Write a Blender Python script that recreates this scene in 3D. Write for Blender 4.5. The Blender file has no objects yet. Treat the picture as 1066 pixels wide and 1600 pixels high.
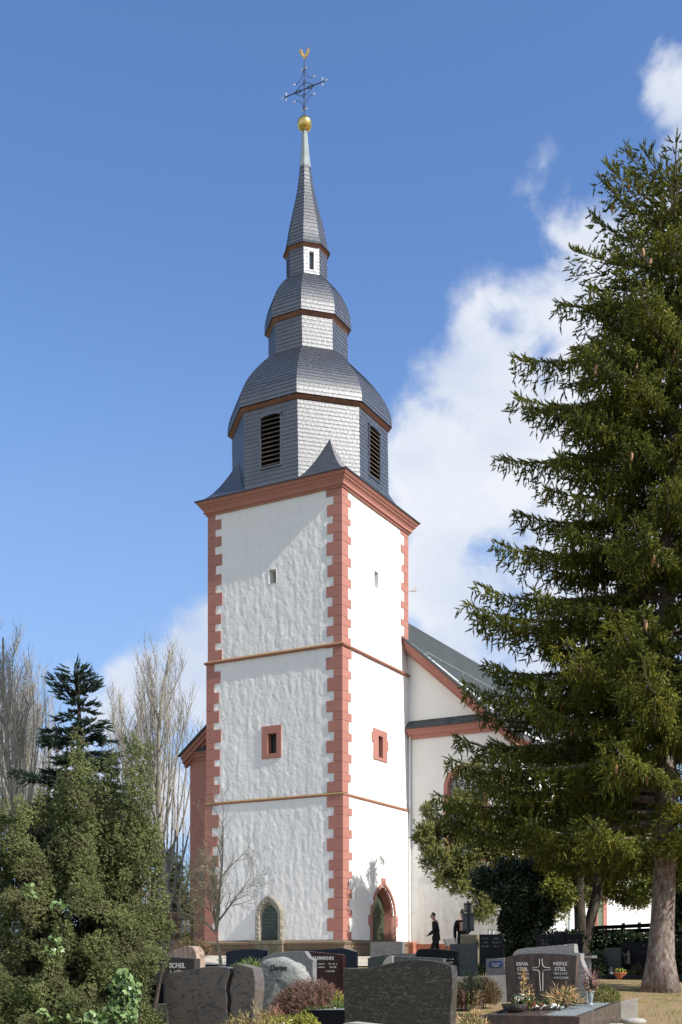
import bpy, bmesh, math, random
import numpy as np
from mathutils import Vector, Matrix, noise
random.seed(7); RNG = np.random.default_rng(7)
S = bpy.context.scene
COL = S.collection
# ---------------------------------------------------------------- camera
EYE = 1.6; F = 1840.0; HOR = 1505.0; CX = 533.0
cam_d = bpy.data.cameras.new("camera"); cam = bpy.data.objects.new("camera", cam_d); COL.objects.link(cam)
cam.location = (0, 0, EYE); cam.rotation_euler = (math.radians(90), 0, 0)
cam_d.sensor_fit = 'HORIZONTAL'; cam_d.sensor_width = 24.0; cam_d.lens = F / 1066 * 24.0
cam_d.shift_y = (HOR - 800) / 1066.0
cam_d.clip_start = 0.1; cam_d.clip_end = 6000
S.camera = cam
# ---------------------------------------------------------------- light
SUN_EL = math.radians(39.0)
SUNH = Vector((.822, -.569, 0)).normalized()
SUN = Vector((SUNH.x * math.cos(SUN_EL), SUNH.y * math.cos(SUN_EL), math.sin(SUN_EL)))
sd = bpy.data.lights.new("sun", 'SUN'); sun = bpy.data.objects.new("sun", sd); COL.objects.link(sun)
sd.energy = 4.3; sd.angle = math.radians(0.5); sd.color = (1.0, .95, .87)
sun.rotation_euler = SUN.to_track_quat('Z', 'Y').to_euler(); sun.location = (30, -20, 40)
S.view_settings.view_transform = 'Standard'; S.view_settings.look = 'None'
S.view_settings.exposure = 0.5; S.view_settings.gamma = 1.0
S.cycles.max_bounces = 6; S.cycles.diffuse_bounces = 3; S.cycles.glossy_bounces = 2
S.cycles.transparent_max_bounces = 6; S.cycles.caustics_reflective = False; S.cycles.caustics_refractive = False

class NT:
    """small helper to write node trees"""
    def __init__(s, tree): s.t = tree
    def n(s, typ, **kw):
        nd = s.t.nodes.new(typ)
        for k, v in kw.items():
            if k.startswith('i_'):
                nd.inputs[k[2:].replace('_', ' ')].default_value = v
            else: setattr(nd, k, v)
        return nd
    def l(s, a, b): s.t.links.new(a, b)
    def val(s, sock, v):
        if isinstance(v, bpy.types.NodeSocket): s.l(v, sock)
        elif v is not None: sock.default_value = v
    def math(s, op, a, b=None, c=None, clamp=False):
        nd = s.n('ShaderNodeMath', operation=op, use_clamp=clamp)
        for i, v in enumerate((a, b, c)):
            if v is not None: s.val(nd.inputs[i], v)
        return nd.outputs[0]
    def mix(s, fac, a, b, mode='MIX'):
        nd = s.n('ShaderNodeMix', data_type='RGBA', blend_type=mode)
        s.val(nd.inputs[0], fac); s.val(nd.inputs[6], a if not isinstance(a, tuple) else (*a[:3], 1)); s.val(nd.inputs[7], b if not isinstance(b, tuple) else (*b[:3], 1))
        return nd.outputs[2]
    def noise(s, vec, scale, detail=4, rough=.55, dist=0.0):
        nd = s.n('ShaderNodeTexNoise'); nd.inputs['Scale'].default_value = scale; nd.inputs['Detail'].default_value = detail
        nd.inputs['Roughness'].default_value = rough; nd.inputs['Distortion'].default_value = dist
        if vec is not None: s.l(vec, nd.inputs['Vector'])
        return nd.outputs['Fac']
    def ramp(s, fac, stops, interp='LINEAR'):
        nd = s.n('ShaderNodeValToRGB'); cr = nd.color_ramp; cr.interpolation = interp
        while len(cr.elements) < len(stops): cr.elements.new(.5)
        for e, (p, c) in zip(cr.elements, stops):
            e.position = p; e.color = (*c[:3], 1) if isinstance(c, (tuple, list)) else (c, c, c, 1)
        s.l(fac, nd.inputs[0]); return nd.outputs[0]
    def mapping(s, vec, scale=(1, 1, 1), rot=(0, 0, 0)):
        nd = s.n('ShaderNodeMapping'); nd.inputs['Scale'].default_value = scale; nd.inputs['Rotation'].default_value = rot
        s.l(vec, nd.inputs['Vector']); return nd.outputs[0]

world = bpy.data.worlds.new("World"); S.world = world; world.use_nodes = True
wt = world.node_tree; wt.nodes.clear(); w = NT(wt)
sky = w.n('ShaderNodeTexSky', sky_type='NISHITA', sun_disc=False)
sky.sun_elevation = SUN_EL; sky.sun_rotation = math.atan2(SUNH.x, SUNH.y); sky.altitude = 200; sky.air_density = 1.05; sky.dust_density = 1.4; sky.ozone_density = 2.6
tc = w.n('ShaderNodeTexCoord'); dirv = tc.outputs['Generated']
wz = w.n('ShaderNodeTexNoise'); w.l(dirv, wz.inputs['Vector']); wz.inputs['Scale'].default_value = 13.0; wz.inputs['Detail'].default_value = 5
wa = w.n('ShaderNodeVectorMath', operation='MULTIPLY_ADD'); w.l(wz.outputs['Color'], wa.inputs[0]); wa.inputs[1].default_value = (.085,) * 3; wa.inputs[2].default_value = (-.0425,) * 3
wb = w.n('ShaderNodeVectorMath', operation='ADD'); w.l(dirv, wb.inputs[0]); w.l(wa.outputs[0], wb.inputs[1]); dirw = wb.outputs[0]
CLOUDS = [(905,395,46),(1090,140,50),(1085,225,44),(775,485,24),(715,618,70),(800,600,110),(900,560,130),(1000,600,190),(690,740,95),(820,740,150),
          (960,830,230),(672,880,72),(730,960,110),(1066,440,90),(700,820,70),(275,1058,80),(200,1072,60),(325,1035,50),(390,1080,80),(10,1165,70),(60,1240,80),(560,900,60),(150,1300,90),(260,1240,60)]
fld = None
for (px, py, r) in CLOUDS:
    d = Vector(((px - CX) / F, 1, (HOR - py) / F)); k = d.length; d.normalize()
    vd = w.n('ShaderNodeVectorMath', operation='DISTANCE'); w.l(dirw, vd.inputs[0]); vd.inputs[1].default_value = d
    q = w.math('MULTIPLY_ADD', vd.outputs['Value'], -1.0 / (r / F / k * 1.25), 1.0)
    fld = q if fld is None else w.math('SMOOTH_MAX', fld, q, .22)
wn = w.noise(w.mapping(dirv, (1, 1, 1.25)), 11.0, 9, .56, .25)
wn2 = w.noise(dirv, 42.0, 6, .6, .3)
fld = w.math('MINIMUM', fld, .75)
# broken cloud added out of view behind and beside the camera, for neutral fill
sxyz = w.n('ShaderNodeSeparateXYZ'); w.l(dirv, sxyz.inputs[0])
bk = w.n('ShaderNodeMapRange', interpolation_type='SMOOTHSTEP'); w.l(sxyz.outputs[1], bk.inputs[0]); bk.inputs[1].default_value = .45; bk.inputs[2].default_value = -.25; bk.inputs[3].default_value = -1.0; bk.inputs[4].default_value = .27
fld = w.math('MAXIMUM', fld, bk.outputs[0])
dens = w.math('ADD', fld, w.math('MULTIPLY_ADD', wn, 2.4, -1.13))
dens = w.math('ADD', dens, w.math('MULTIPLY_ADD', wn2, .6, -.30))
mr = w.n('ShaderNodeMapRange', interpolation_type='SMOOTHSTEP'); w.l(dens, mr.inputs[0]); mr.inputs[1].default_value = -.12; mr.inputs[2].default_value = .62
shade = w.noise(w.mapping(dirv, (1, 1, 1.6)), 7.0, 5, .5)
cc = w.ramp(shade, [(.32, (3.3, 3.7, 4.5)), (.62, (4.6, 4.75, 5.05))])
skyt = w.mix(1.0, sky.outputs[0], (.73, .88, 1.11), 'MULTIPLY')
lowm = w.n('ShaderNodeMapRange', interpolation_type='SMOOTHSTEP'); w.l(sxyz.outputs[2], lowm.inputs[0]); lowm.inputs[1].default_value = .56; lowm.inputs[2].default_value = .12; lowm.inputs[4].default_value = .55
skyt = w.mix(lowm.outputs[0], skyt, (1.9, 2.7, 3.95))
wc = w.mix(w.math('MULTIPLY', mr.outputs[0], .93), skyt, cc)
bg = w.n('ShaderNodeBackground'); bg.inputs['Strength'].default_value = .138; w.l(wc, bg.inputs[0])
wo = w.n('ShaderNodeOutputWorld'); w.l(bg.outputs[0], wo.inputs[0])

# ---------------------------------------------------------------- materials
def mat(name, fn, rough=.8, spec=.3, bump=None, coat=0, metal=0):
    m = bpy.data.materials.new(name); m.use_nodes = True; t = m.node_tree; t.nodes.clear(); k = NT(t)
    b = k.n('ShaderNodeBsdfPrincipled'); o = k.n('ShaderNodeOutputMaterial'); k.l(b.outputs[0], o.inputs[0])
    b.inputs['Roughness'].default_value = rough; b.inputs['Specular IOR Level'].default_value = spec
    b.inputs['Coat Weight'].default_value = coat; b.inputs['Coat Roughness'].default_value = .05; b.inputs['Metallic'].default_value = metal
    tcn = k.n('ShaderNodeTexCoord'); P = tcn.outputs['Object']
    k.P = P; k.UV = tcn.outputs['UV']; k.bsdf = b
    r = fn(k, P) if callable(fn) else fn
    h = None
    if isinstance(r, dict): h = r.get('h'); 
    c = r['c'] if isinstance(r, dict) else r
    k.val(b.inputs['Base Color'], c if not isinstance(c, tuple) else (*c[:3], 1))
    if isinstance(r, dict) and 'r' in r: k.val(b.inputs['Roughness'], r['r'])
    if h is not None:
        bp = k.n('ShaderNodeBump'); bp.inputs['Strength'].default_value = r.get('s', .5); bp.inputs['Distance'].default_value = r.get('d', .02)
        k.l(h, bp.inputs['Height']); k.l(bp.outputs[0], b.inputs['Normal'])
    return m
M = {}
def speck(c1, c2, scale=30, h=.0, d=.01, detail=5, lo=.35, hi=.65):
    def f(k, P):
        nn = k.noise(P, scale, detail, .6); r = {'c': k.ramp(nn, [(lo, c1), (hi, c2)])}
        if h: r.update(h=k.noise(P, scale * 2, 4), s=h, d=d)
        return r
    return f
def plaster(k, P):
    a = k.noise(P, .5, 5); b_ = k.noise(P, 3.0, 5)
    c = k.mix(k.math('MULTIPLY', a, .6), (.84, .825, .795), (.76, .745, .71))
    c = k.mix(k.ramp(b_, [(.55, 0.0), (.8, .35)]), c, (.60, .59, .56))
    # run-off stains
    st = k.noise(k.mapping(P, (6, 6, .35)), 1.0, 5, .6)
    c = k.mix(k.ramp(st, [(.54, 0.0), (.80, .16)]), c, (.42, .40, .35))
    h = k.math('ADD', k.math('MULTIPLY', k.noise(P, 9, 5, .6), 1.0), k.math('MULTIPLY', k.noise(P, 45, 4, .6), .25))
    return {'c': c, 'h': h, 's': .30, 'd': .02}
M['plaster'] = mat('white_plaster', plaster, .9, .15)
def plaster_s(k, P):
    a = k.noise(P, .6, 5)
    c = k.mix(a, (.81, .80, .765), (.71, .70, .66))
    st = k.noise(k.mapping(P, (5, 5, .3)), 1.0, 5, .6)
    c = k.mix(k.ramp(st, [(.55, 0.0), (.8, .2)]), c, (.45, .42, .35))
    return {'c': c, 'h': k.math('ADD', k.noise(P, 5, 6, .6), k.math('MULTIPLY', k.noise(P, 30, 4), .2)), 's': .25, 'd': .02}
M['plaster_nave'] = mat('cream_plaster', plaster_s, .9, .15)
def redstone(k, P):
    a = k.noise(P, 1.4, 6); b_ = k.noise(P, 14, 5, .65)
    c = k.mix(a, (.38, .165, .130), (.48, .235, .19)); c = k.mix(k.ramp(b_, [(.5, 0.0), (.75, .4)]), c, (.30, .12, .095))
    rp = k.n('ShaderNodeNewGeometry').outputs['Random Per Island']
    c = k.mix(k.math('MULTIPLY', rp, .35), c, (.33, .14, .11))
    return {'c': c, 'h': k.noise(P, 22, 6, .7), 's': .55, 'd': .02}
M['red'] = mat('painted_red_sandstone', redstone, .85, .2)
def mossy(k, P):
    a = k.noise(P, 2.0, 6, .6)
    z = k.n('ShaderNodeNewGeometry'); sx = k.n('ShaderNodeSeparateXYZ'); k.l(z.outputs['Normal'], sx.inputs[0])
    m_ = k.math('MULTIPLY', k.ramp(sx.outputs[2], [(.3, .12), (.8, 1.0)]), k.ramp(a, [(.35, .3), (.6, 1.0)]))
    c = k.mix(m_, (.34, .15, .115), (.24, .18, .07)); return {'c': c, 'h': k.noise(P, 20, 5), 's': .5, 'd': .02}
M['mossy'] = mat('mossy_string_stone', mossy, .9, .15)
def plinth(k, P):
    bt = k.n('ShaderNodeTexBrick'); k.l(k.mapping(P, (1, 1, 1), (math.radians(90), 0, 0)), bt.inputs['Vector'])
    bt.inputs['Scale'].default_value = 1.0; bt.inputs['Brick Width'].default_value = .9; bt.inputs['Row Height'].default_value = .3; bt.inputs['Mortar Size'].default_value = .012
    bt.inputs['Color1'].default_value = (.20, .13, .095, 1); bt.inputs['Color2'].default_value = (.22, .17, .115, 1); bt.inputs['Mortar'].default_value = (.12, .09, .06, 1)
    a = k.noise(P, 1.8, 6, .65)
    c = k.mix(k.ramp(a, [(.45, 0.0), (.62, .8)]), bt.outputs['Color'], (.14, .13, .07)); c = k.mix(k.ramp(k.noise(P, 7, 5), [(.55, 0.0), (.75, .6)]), c, (.10, .085, .06))
    return {'c': c, 'h': k.math('ADD', k.math('MULTIPLY', bt.outputs['Fac'], -.6), k.noise(P, 18, 5)), 's': .5, 'd': .02}
M['plinth'] = mat('mossy_plinth_stone', plinth, .9, .15)
M['redplinth'] = mat('red_plinth_stone', speck((.33, .12, .08), (.46, .20, .14), 6, .4, .02), .85, .2)
def slate(tint, light):
    def f(k, P):
        bt = k.n('ShaderNodeTexBrick'); bt.offset = .5
        ns = k.n('ShaderNodeTexNoise'); ns.inputs['Scale'].default_value = 1.5; k.l(k.UV, ns.inputs['Vector'])
        vm = k.n('ShaderNodeVectorMath', operation='SCALE'); k.l(ns.outputs['Color'], vm.inputs[0]); vm.inputs['Scale'].default_value = .09
        va = k.n('ShaderNodeVectorMath', operation='ADD'); k.l(k.UV, va.inputs[0]); k.l(vm.outputs[0], va.inputs[1])
        k.l(va.outputs[0], bt.inputs['Vector']); bt.inputs['Scale'].default_value = 1.0
        bt.inputs['Brick Width'].default_value = .17; bt.inputs['Row Height'].default_value = .15; bt.inputs['Mortar Size'].default_value = .009; bt.inputs['Mortar Smooth'].default_value = .3
        bt.inputs['Color1'].default_value = (*[v * .72 for v in tint], 1); bt.inputs['Color2'].default_value = (*[v * light for v in tint], 1); bt.inputs['Mortar'].default_value = (*[v * .35 for v in tint], 1)
        a = k.noise(P, 1.2, 5); c = k.mix(k.ramp(a, [(.4, 0.0), (.7, .45)]), bt.outputs['Color'], (tint[0] * 1.2, tint[1] * 1.25, tint[2] * 1.1))
        h = k.math('ADD', k.math('MULTIPLY', bt.outputs['Fac'], -1.2), k.math('MULTIPLY', k.noise(P, 9, 4, .6), 1.3))
        return {'c': c, 'h': h, 's': .55, 'd': .012} if tint[1] == .0825 else {'c': c, 'h': h, 's': .42, 'd': .012, 'r': k.ramp(k.noise(P, 8, 4), [(.3, .40), (.7, .48)])}
    return f
M['slate'] = mat('blue_grey_slate', slate((.026, .031, .042), 1.5), .42, 1.0)
M['roofslate'] = mat('nave_roof_slate', slate((.072, .0825, .086), 1.5), .8, .08)
M['lead'] = mat('weathered_zinc', speck((.22, .26, .26), (.32, .36, .36), 6), .6, .3)
M['gold'] = mat('gilding', speck((.70, .47, .14), (.85, .62, .24), 12, .3, .01), .28, .5, metal=1.0)
M['iron'] = mat('dark_iron', (.045, .05, .055), .5, .5)
M['palegold'] = mat('pale_leaf_metal', (.72, .66, .52), .4, .5)
M['louvre'] = mat('brown_louvre_wood', speck((.10, .075, .055), (.16, .12, .09), 12, .3), .8, .2)
M['dark'] = mat('dark_interior', (.008, .008, .009), .9, .1)
M['white'] = mat('white_paint', speck((.72, .72, .72), (.8, .8, .8), 5), .6, .3)
M['whiteslate'] = mat('white_slate', slate((.62, .63, .65), 1.1), .5, .4)
M['glass'] = mat('dark_window_glass', (.03, .037, .04), .08, .6)
M['paleglass'] = mat('leaded_window_glass', speck((.25, .27, .26), (.42, .44, .42), 3), .15, .6)
def doorwood(k, P):
    wv = k.n('ShaderNodeTexWave', wave_type='BANDS', bands_direction='Z'); k.l(k.mapping(P, (1, 1, 1), (math.radians(58), 0, 0)), wv.inputs['Vector'])
    wv.inputs['Scale'].default_value = 2.1; wv.inputs['Distortion'].default_value = .1
    c = k.mix(k.ramp(wv.outputs['Fac'], [(.0, 0.0), (.12, 1.0)]), (.012, .014, .010), (.055, .07, .042)); c = k.mix(k.math('MULTIPLY', k.noise(P, 8, 5), .5), c, (.10, .11, .075))
    return {'c': c, 'h': k.ramp(wv.outputs['Fac'], [(.0, 0.0), (.15, 1.0)]), 's': .7, 'd': .03}
M['door'] = mat('green_boarded_door', doorwood, .6, .3)
def carved(k, P):
    vo = k.n('ShaderNodeTexVoronoi'); vo.inputs['Scale'].default_value = 9; k.l(P, vo.inputs['Vector'])
    c = k.mix(k.noise(P, 6, 6), (.36, .33, .27), (.25, .235, .19)); c = k.mix(k.ramp(k.noise(P, 2.5, 5), [(.5, 0.0), (.7, .7)]), c, (.16, .145, .11))
    return {'c': c, 'h': vo.outputs['Distance'], 's': .8, 'd': .05}
M['carved'] = mat('carved_sandstone', carved, .9, .15)
M['ochre'] = mat('ochre_sandstone', speck((.23, .20, .145), (.15, .13, .09), 3, .3, .02), .9, .15)
M['bronze'] = mat('green_bronze_plaque', speck((.025, .032, .028), (.05, .075, .062), 9, .5, .02), .45, .5, metal=.3)
M['verdigris'] = mat('verdigris_letters', (.12, .22, .18), .6, .3)
M['grey_slab'] = mat('grey_stone_slab', speck((.13, .13, .125), (.20, .195, .185), 5, .2, .01), .7, .3)

# ---------------------------------------------------------------- mesh helpers
def ground(x, y):
    pts = [(-60, 0), (5, 0), (8, .03), (13, .29), (20, .65), (26, .96), (35, 1.45), (42, 1.8), (50, 1.95), (90, 2.0), (9000, 2.0)]
    for (a, za), (b, zb) in zip(pts, pts[1:]):
        if y <= b: return za + (zb - za) * max(0, (y - a) / (b - a))
    return 2.0
def P3(px, py, Y): return Vector(((px - CX) * Y / F, Y, EYE + (HOR - py) * Y / F))
def PX(px, Y): return (px - CX) * Y / F
def tag(o, label=None, cat=None, group=None, kind=None):
    if label: o['label'] = label
    if cat: o['category'] = cat
    if group: o['group'] = group
    if kind: o['kind'] = kind
    return o
def empty(name, loc, rz=0.0, label=None, cat=None, group=None):
    o = bpy.data.objects.new(name, None); COL.objects.link(o); o.location = loc; o.rotation_euler = (0, 0, rz); o.empty_display_size = .3
    return tag(o, label, cat, group)
def link_mesh(name, me, m, parent=None, loc=(0, 0, 0), rz=0.0):
    o = bpy.data.objects.new(name, me); COL.objects.link(o)
    if m is not None: me.materials.append(m)
    o.parent = parent; o.location = loc; o.rotation_euler = (0, 0, rz)
    return o
class MB:
    def __init__(s): s.v = []; s.f = []; s.uv = {}
    def add(s, vs, fs):
        n = len(s.v); s.v += [tuple(v) for v in vs]; s.f += [tuple(i + n for i in f) for f in fs]
    def box(s, x0, x1, y0, y1, z0, z1):
        s.add([(x0,y0,z0),(x1,y0,z0),(x1,y1,z0),(x0,y1,z0),(x0,y0,z1),(x1,y0,z1),(x1,y1,z1),(x0,y1,z1)],
              [(3,2,1,0),(4,5,6,7),(0,1,5,4),(1,2,6,5),(2,3,7,6),(3,0,4,7)])
        return s
    def loft(s, rings, cap=True, closed=True):
        n = len(rings[0]); vs = [p for r in rings for p in r]; fs = []
        for i in range(len(rings) - 1):
            for j in range(n if closed else n - 1):
                k = (j + 1) % n; fs.append((i*n+j, i*n+k, (i+1)*n+k, (i+1)*n+j))
        if cap: fs.append(tuple(range(n))[::-1]); fs.append(tuple((len(rings)-1)*n + j for j in range(n)))
        s.add(vs, fs); return s
    def prism(s, poly, z0, z1): return s.loft([[(x, y, z0) for x, y in poly], [(x, y, z1) for x, y in poly]])
    def prismY(s, poly, y0, y1): return s.loft([[(x, y0, z) for x, z in poly], [(x, y1, z) for x, z in poly]])
    def prismX(s, poly, x0, x1): return s.loft([[(x0, y, z) for y, z in poly], [(x1, y, z) for y, z in poly]])
    def tube(s, pts, rad, n=6, cap=True):
        pts = [Vector(p) for p in pts]; rings = []
        if not hasattr(rad, '__len__'): rad = [rad] * len(pts)
        for i, p in enumerate(pts):
            t = (pts[min(i+1, len(pts)-1)] - pts[max(i-1, 0)]).normalized()
            a = Vector((0, 0, 1)) if abs(t.z) < .9 else Vector((1, 0, 0))
            u = t.cross(a).normalized(); v = t.cross(u)
            rings.append([p + (u * math.cos(6.28318*j/n) + v * math.sin(6.28318*j/n)) * rad[i] for j in range(n)])
        return s.loft(rings, cap)
    def lathe(s, prof, n=16, c=(0, 0)):
        return s.loft([[(c[0] + r*math.cos(6.28318*j/n), c[1] + r*math.sin(6.28318*j/n), z) for j in range(n)] for r, z in prof])
    def ring(s, outer, inner, axis, a0, a1):
        """frame between two outlines (same count) extruded along axis"""
        n = len(outer); R = []
        for (pl, a) in ((outer, a0), (inner, a0), (inner, a1), (outer, a1)):
            R.append([(p, a, q) if axis == 'y' else (a, p, q) for p, q in pl])
        vs = [p for r in R for p in r]; fs = []
        for i in range(4):
            i2 = (i + 1) % 4
            for j in range(n - 1): fs.append((i*n+j, i*n+j+1, i2*n+j+1, i2*n+j))
        fs.append((0, n, 2*n, 3*n)); fs.append((n-1, 4*n-1, 3*n-1, 2*n-1))
        s.add(vs, fs); return s
    def build(s, name, m, parent=None, smooth=False, loc=(0, 0, 0), rz=0.0, bevel=0, uvs=None, recalc=True, smooth_angle=None):
        me = bpy.data.meshes.new(name); me.from_pydata(s.v, [], s.f)
        if uvs is not None:
            ul = me.uv_layers.new(name='UVMap'); ul.data.foreach_set('uv', np.array(uvs, dtype=np.float32).ravel())
        if recalc and uvs is None:
            bm = bmesh.new(); bm.from_mesh(me); bmesh.ops.recalc_face_normals(bm, faces=bm.faces); bm.to_mesh(me); bm.free()
        if smooth: me.polygons.foreach_set('use_smooth', [True] * len(me.polygons))
        if smooth_angle: me.polygons.foreach_set('use_smooth', [True] * len(me.polygons)); me.set_sharp_from_angle(angle=math.radians(smooth_angle))
        o = link_mesh(name, me, m, parent, loc, rz)
        if bevel:
            b = o.modifiers.new('bevel', 'BEVEL'); b.width = bevel; b.segments = 2; b.limit_method = 'ANGLE'; b.angle_limit = math.radians(40)
        return o
def np_mesh(name, V, T, m, parent=None, smooth=False):
    """V (n,3) float, T (k,3) int triangles"""
    me = bpy.data.meshes.new(name); V = np.ascontiguousarray(V, dtype=np.float32); T = np.ascontiguousarray(T, dtype=np.int32)
    me.vertices.add(len(V)); me.vertices.foreach_set('co', V.ravel())
    me.loops.add(T.size); me.loops.foreach_set('vertex_index', T.ravel())
    me.polygons.add(len(T)); me.polygons.foreach_set('loop_start', np.arange(0, T.size, 3, dtype=np.int32)); me.polygons.foreach_set('loop_total', np.full(len(T), 3, dtype=np.int32))
    me.update(calc_edges=True)
    if smooth: me.polygons.foreach_set('use_smooth', np.ones(len(T), dtype=bool))
    return link_mesh(name, me, m, parent)
def frames(D, roll=None):
    """rotation matrices (n,3,3) whose third column is D"""
    D = D / np.linalg.norm(D, axis=1, keepdims=True); n = len(D)
    a = np.tile([0., 0., 1.], (n, 1)); bad = np.abs(D[:, 2]) > .95; a[bad] = [1., 0., 0.]
    U = np.cross(a, D); U /= np.linalg.norm(U, axis=1, keepdims=True); W = np.cross(D, U)
    r = RNG.uniform(0, 6.283, n) if roll is None else roll
    c = np.cos(r)[:, None]; s_ = np.sin(r)[:, None]
    return np.stack([U*c + W*s_, -U*s_ + W*c, D], axis=2)
def scatter_mesh(name, tv, tf, pos, D, sc, m, parent=None, roll=None):
    R = frames(D, roll); tv = np.asarray(tv, float); tf = np.asarray(tf, int)
    V = np.einsum('nij,kj->nki', R, tv) * np.asarray(sc)[:, None, None] + pos[:, None, :]
    T = tf[None] + (np.arange(len(pos)) * len(tv))[:, None, None]
    return np_mesh(name, V.reshape(-1, 3), T.reshape(-1, 3), m, parent)
def text(name, body, size, loc, rot, m, parent, align='CENTER', ext=.002, shear=0, bold=0, sx=1):
    cu = bpy.data.curves.new(name, 'FONT'); cu.body = body; cu.size = size; cu.align_x = align; cu.extrude = ext; cu.shear = shear; cu.offset = bold
    t = bpy.data.objects.new(name, cu); COL.objects.link(t)
    dg = bpy.context.evaluated_depsgraph_get(); me = bpy.data.meshes.new_from_object(t.evaluated_get(dg))
    bpy.data.objects.remove(t); bpy.data.curves.remove(cu)
    o = link_mesh(name, me, m, parent); o.location = loc; o.rotation_euler = rot; o.scale = (sx, 1, 1)
    return o
def dup(root, loc, rz=None, label=None, scale=None):
    r = root.copy(); COL.objects.link(r); r.location = loc
    if rz is not None: r.rotation_euler = (0, 0, rz)
    if scale: r.scale = (scale,) * 3 if not hasattr(scale, '__len__') else scale
    if label: r['label'] = label
    for ch in list(root.children):
        c = ch.copy(); COL.objects.link(c); c.parent = r
        for g in list(ch.children):
            d = g.copy(); COL.objects.link(d); d.parent = c
    return r

def glyph_rows(name, c, z0, hw, rows, pitch, h, y, m, parent, seed=1, fill=1.0):
    """lines of small raised strokes: lettering too small to be read"""
    r = random.Random(seed)
    mb = MB()
    for i in range(rows):
        w_ = hw * r.uniform(.6, 1) * fill; x = c - w_; zz = z0 + i * pitch
        while x < c + w_:
            k = r.random(); l = h * r.uniform(.35, .6)
            if k < .85:
                mb.box(x, x + h * .14, y - .003, y + .002, zz, zz + h * (1 if k < .4 else .7))
                if k < .55: mb.box(x + h * .15, x + l, y - .003, y + .002, zz, zz + h * .14)
                elif k < .75: mb.box(x + h * .15, x + l, y - .003, y + .002, zz + h * .5, zz + h * .64)
            x += l + h * .15
    return mb.build(name, m, parent)

M['brownred'] = mat('muted_eaves_paint', speck((.20, .095, .07), (.27, .14, .105), 5), .8, .2)
for _m, _i in (('slate', 1.74), ('whiteslate', 1.6)):
    [n for n in M[_m].node_tree.nodes if n.type == 'BSDF_PRINCIPLED'][0].inputs['IOR'].default_value = _i
# ================================================================ CHURCH
TH = math.radians(-29.0); EX = Vector((math.cos(TH), math.sin(TH), 0)); EY = Vector((-math.sin(TH), math.cos(TH), 0))
HW, HL = 2.95, 2.75                      # half width of tower along EX / EY (middle stage)
CORNER = Vector((.046, 42.0, 0)); CC = CORNER - EX * HW + EY * HL
GB = 1.8
church = empty('church', (CC.x, CC.y, GB), TH, 'white plastered village church with red sandstone corners, slate onion spire and attached nave', 'church')
LOC = (0, 0, -GB)                         # parts are written in absolute heights
def hit(px, py, axis, val):
    """where the sight line of an image point meets a church plane; gives (other local coordinate, height)"""
    d = Vector(((px - CX) / F, 1, (HOR - py) / F)); o = Vector((-CC.x, -CC.y, 0))
    ol = (o.dot(EX), o.dot(EY)); dl = (d.dot(EX), d.dot(EY)); i = 0 if axis == 'x' else 1
    t = (val - ol[i]) / dl[i]
    return ol[1 - i] + dl[1 - i] * t, EYE + d.z * t
def part(mb, name, m, parent=None, **kw):
    return mb.build(name, M[m] if isinstance(m, str) else m, parent or church, loc=LOC if parent is None else (0, 0, 0), **kw)
Z1 = hit(535, 1241, 'x', HW)[1]; Z2 = hit(535, 1006, 'x', HW)[1]; ZP = hit(535, 1470, 'x', HW)[1]; ZC = hit(535, 757, 'x', HW)[1]
stages = [(ZP, Z1, .05), (Z1, Z2, 0.0), (Z2, ZC + .1, -.04)]

def relief_wall(mb, axis, val, a0, a1, z0, z1, holes, amp, step=.055, seed=0, sign=1, coarse=1.0):
    """plaster surface with real relief; holes are (a0,a1,z0,z1) rectangles or functions"""
    A = set(np.round(np.linspace(a0, a1, int((a1 - a0) / step) + 1), 4)); Z = set(np.round(np.linspace(z0, z1, int((z1 - z0) / step) + 1), 4))
    for h in holes:
        if not callable(h): A |= {round(h[0], 4), round(h[1], 4)}; Z |= {round(h[2], 4), round(h[3], 4)}
    A = sorted(A); Z = sorted(Z); n = len(A); base = len(mb.v)
    for z in Z:
        for a in A:
            q = Vector((a * 1.0 + seed, z * 1.0, seed * 3.1))
            q3 = Vector((q.x * 4.4 * coarse, q.y, q.z * 7.6 * coarse)) + noise.noise_vector(q * 3.3) * .6
            d_ = noise.voronoi(q3)[0]
            h = noise.noise(q * 1.7 * coarse) * .35 + noise.noise(Vector((q.x * 6.5, q.y, q.z * 9)) * coarse) * .42 + noise.noise(q * 13) * .26 + noise.noise(q * .6) * .4
            o = amp * (h * .8 + (.45 - d_[0]) * 1.05 - .2)
            mb.v.append((a, val + sign * o, z) if axis == 'y' else (val + sign * o, a, z))
    def inhole(a, z):
        for h in holes:
            if callable(h):
                if h(a, z): return True
            elif h[0] < a < h[1] and h[2] < z < h[3]: return True
        return False
    for i in range(len(Z) - 1):
        for j in range(n - 1):
            if inhole((A[j] + A[j+1]) / 2, (Z[i] + Z[i+1]) / 2): continue
            mb.f.append((base + i*n + j, base + i*n + j + 1, base + (i+1)*n + j + 1, base + (i+1)*n + j))

def rect_px(x0, x1, y0, y1, axis, val):
    xm, ym = (x0 + x1) / 2, (y0 + y1) / 2
    return hit(x0, ym, axis, val)[0], hit(x1, ym, axis, val)[0], hit(xm, y1, axis, val)[1], hit(xm, y0, axis, val)[1]
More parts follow.
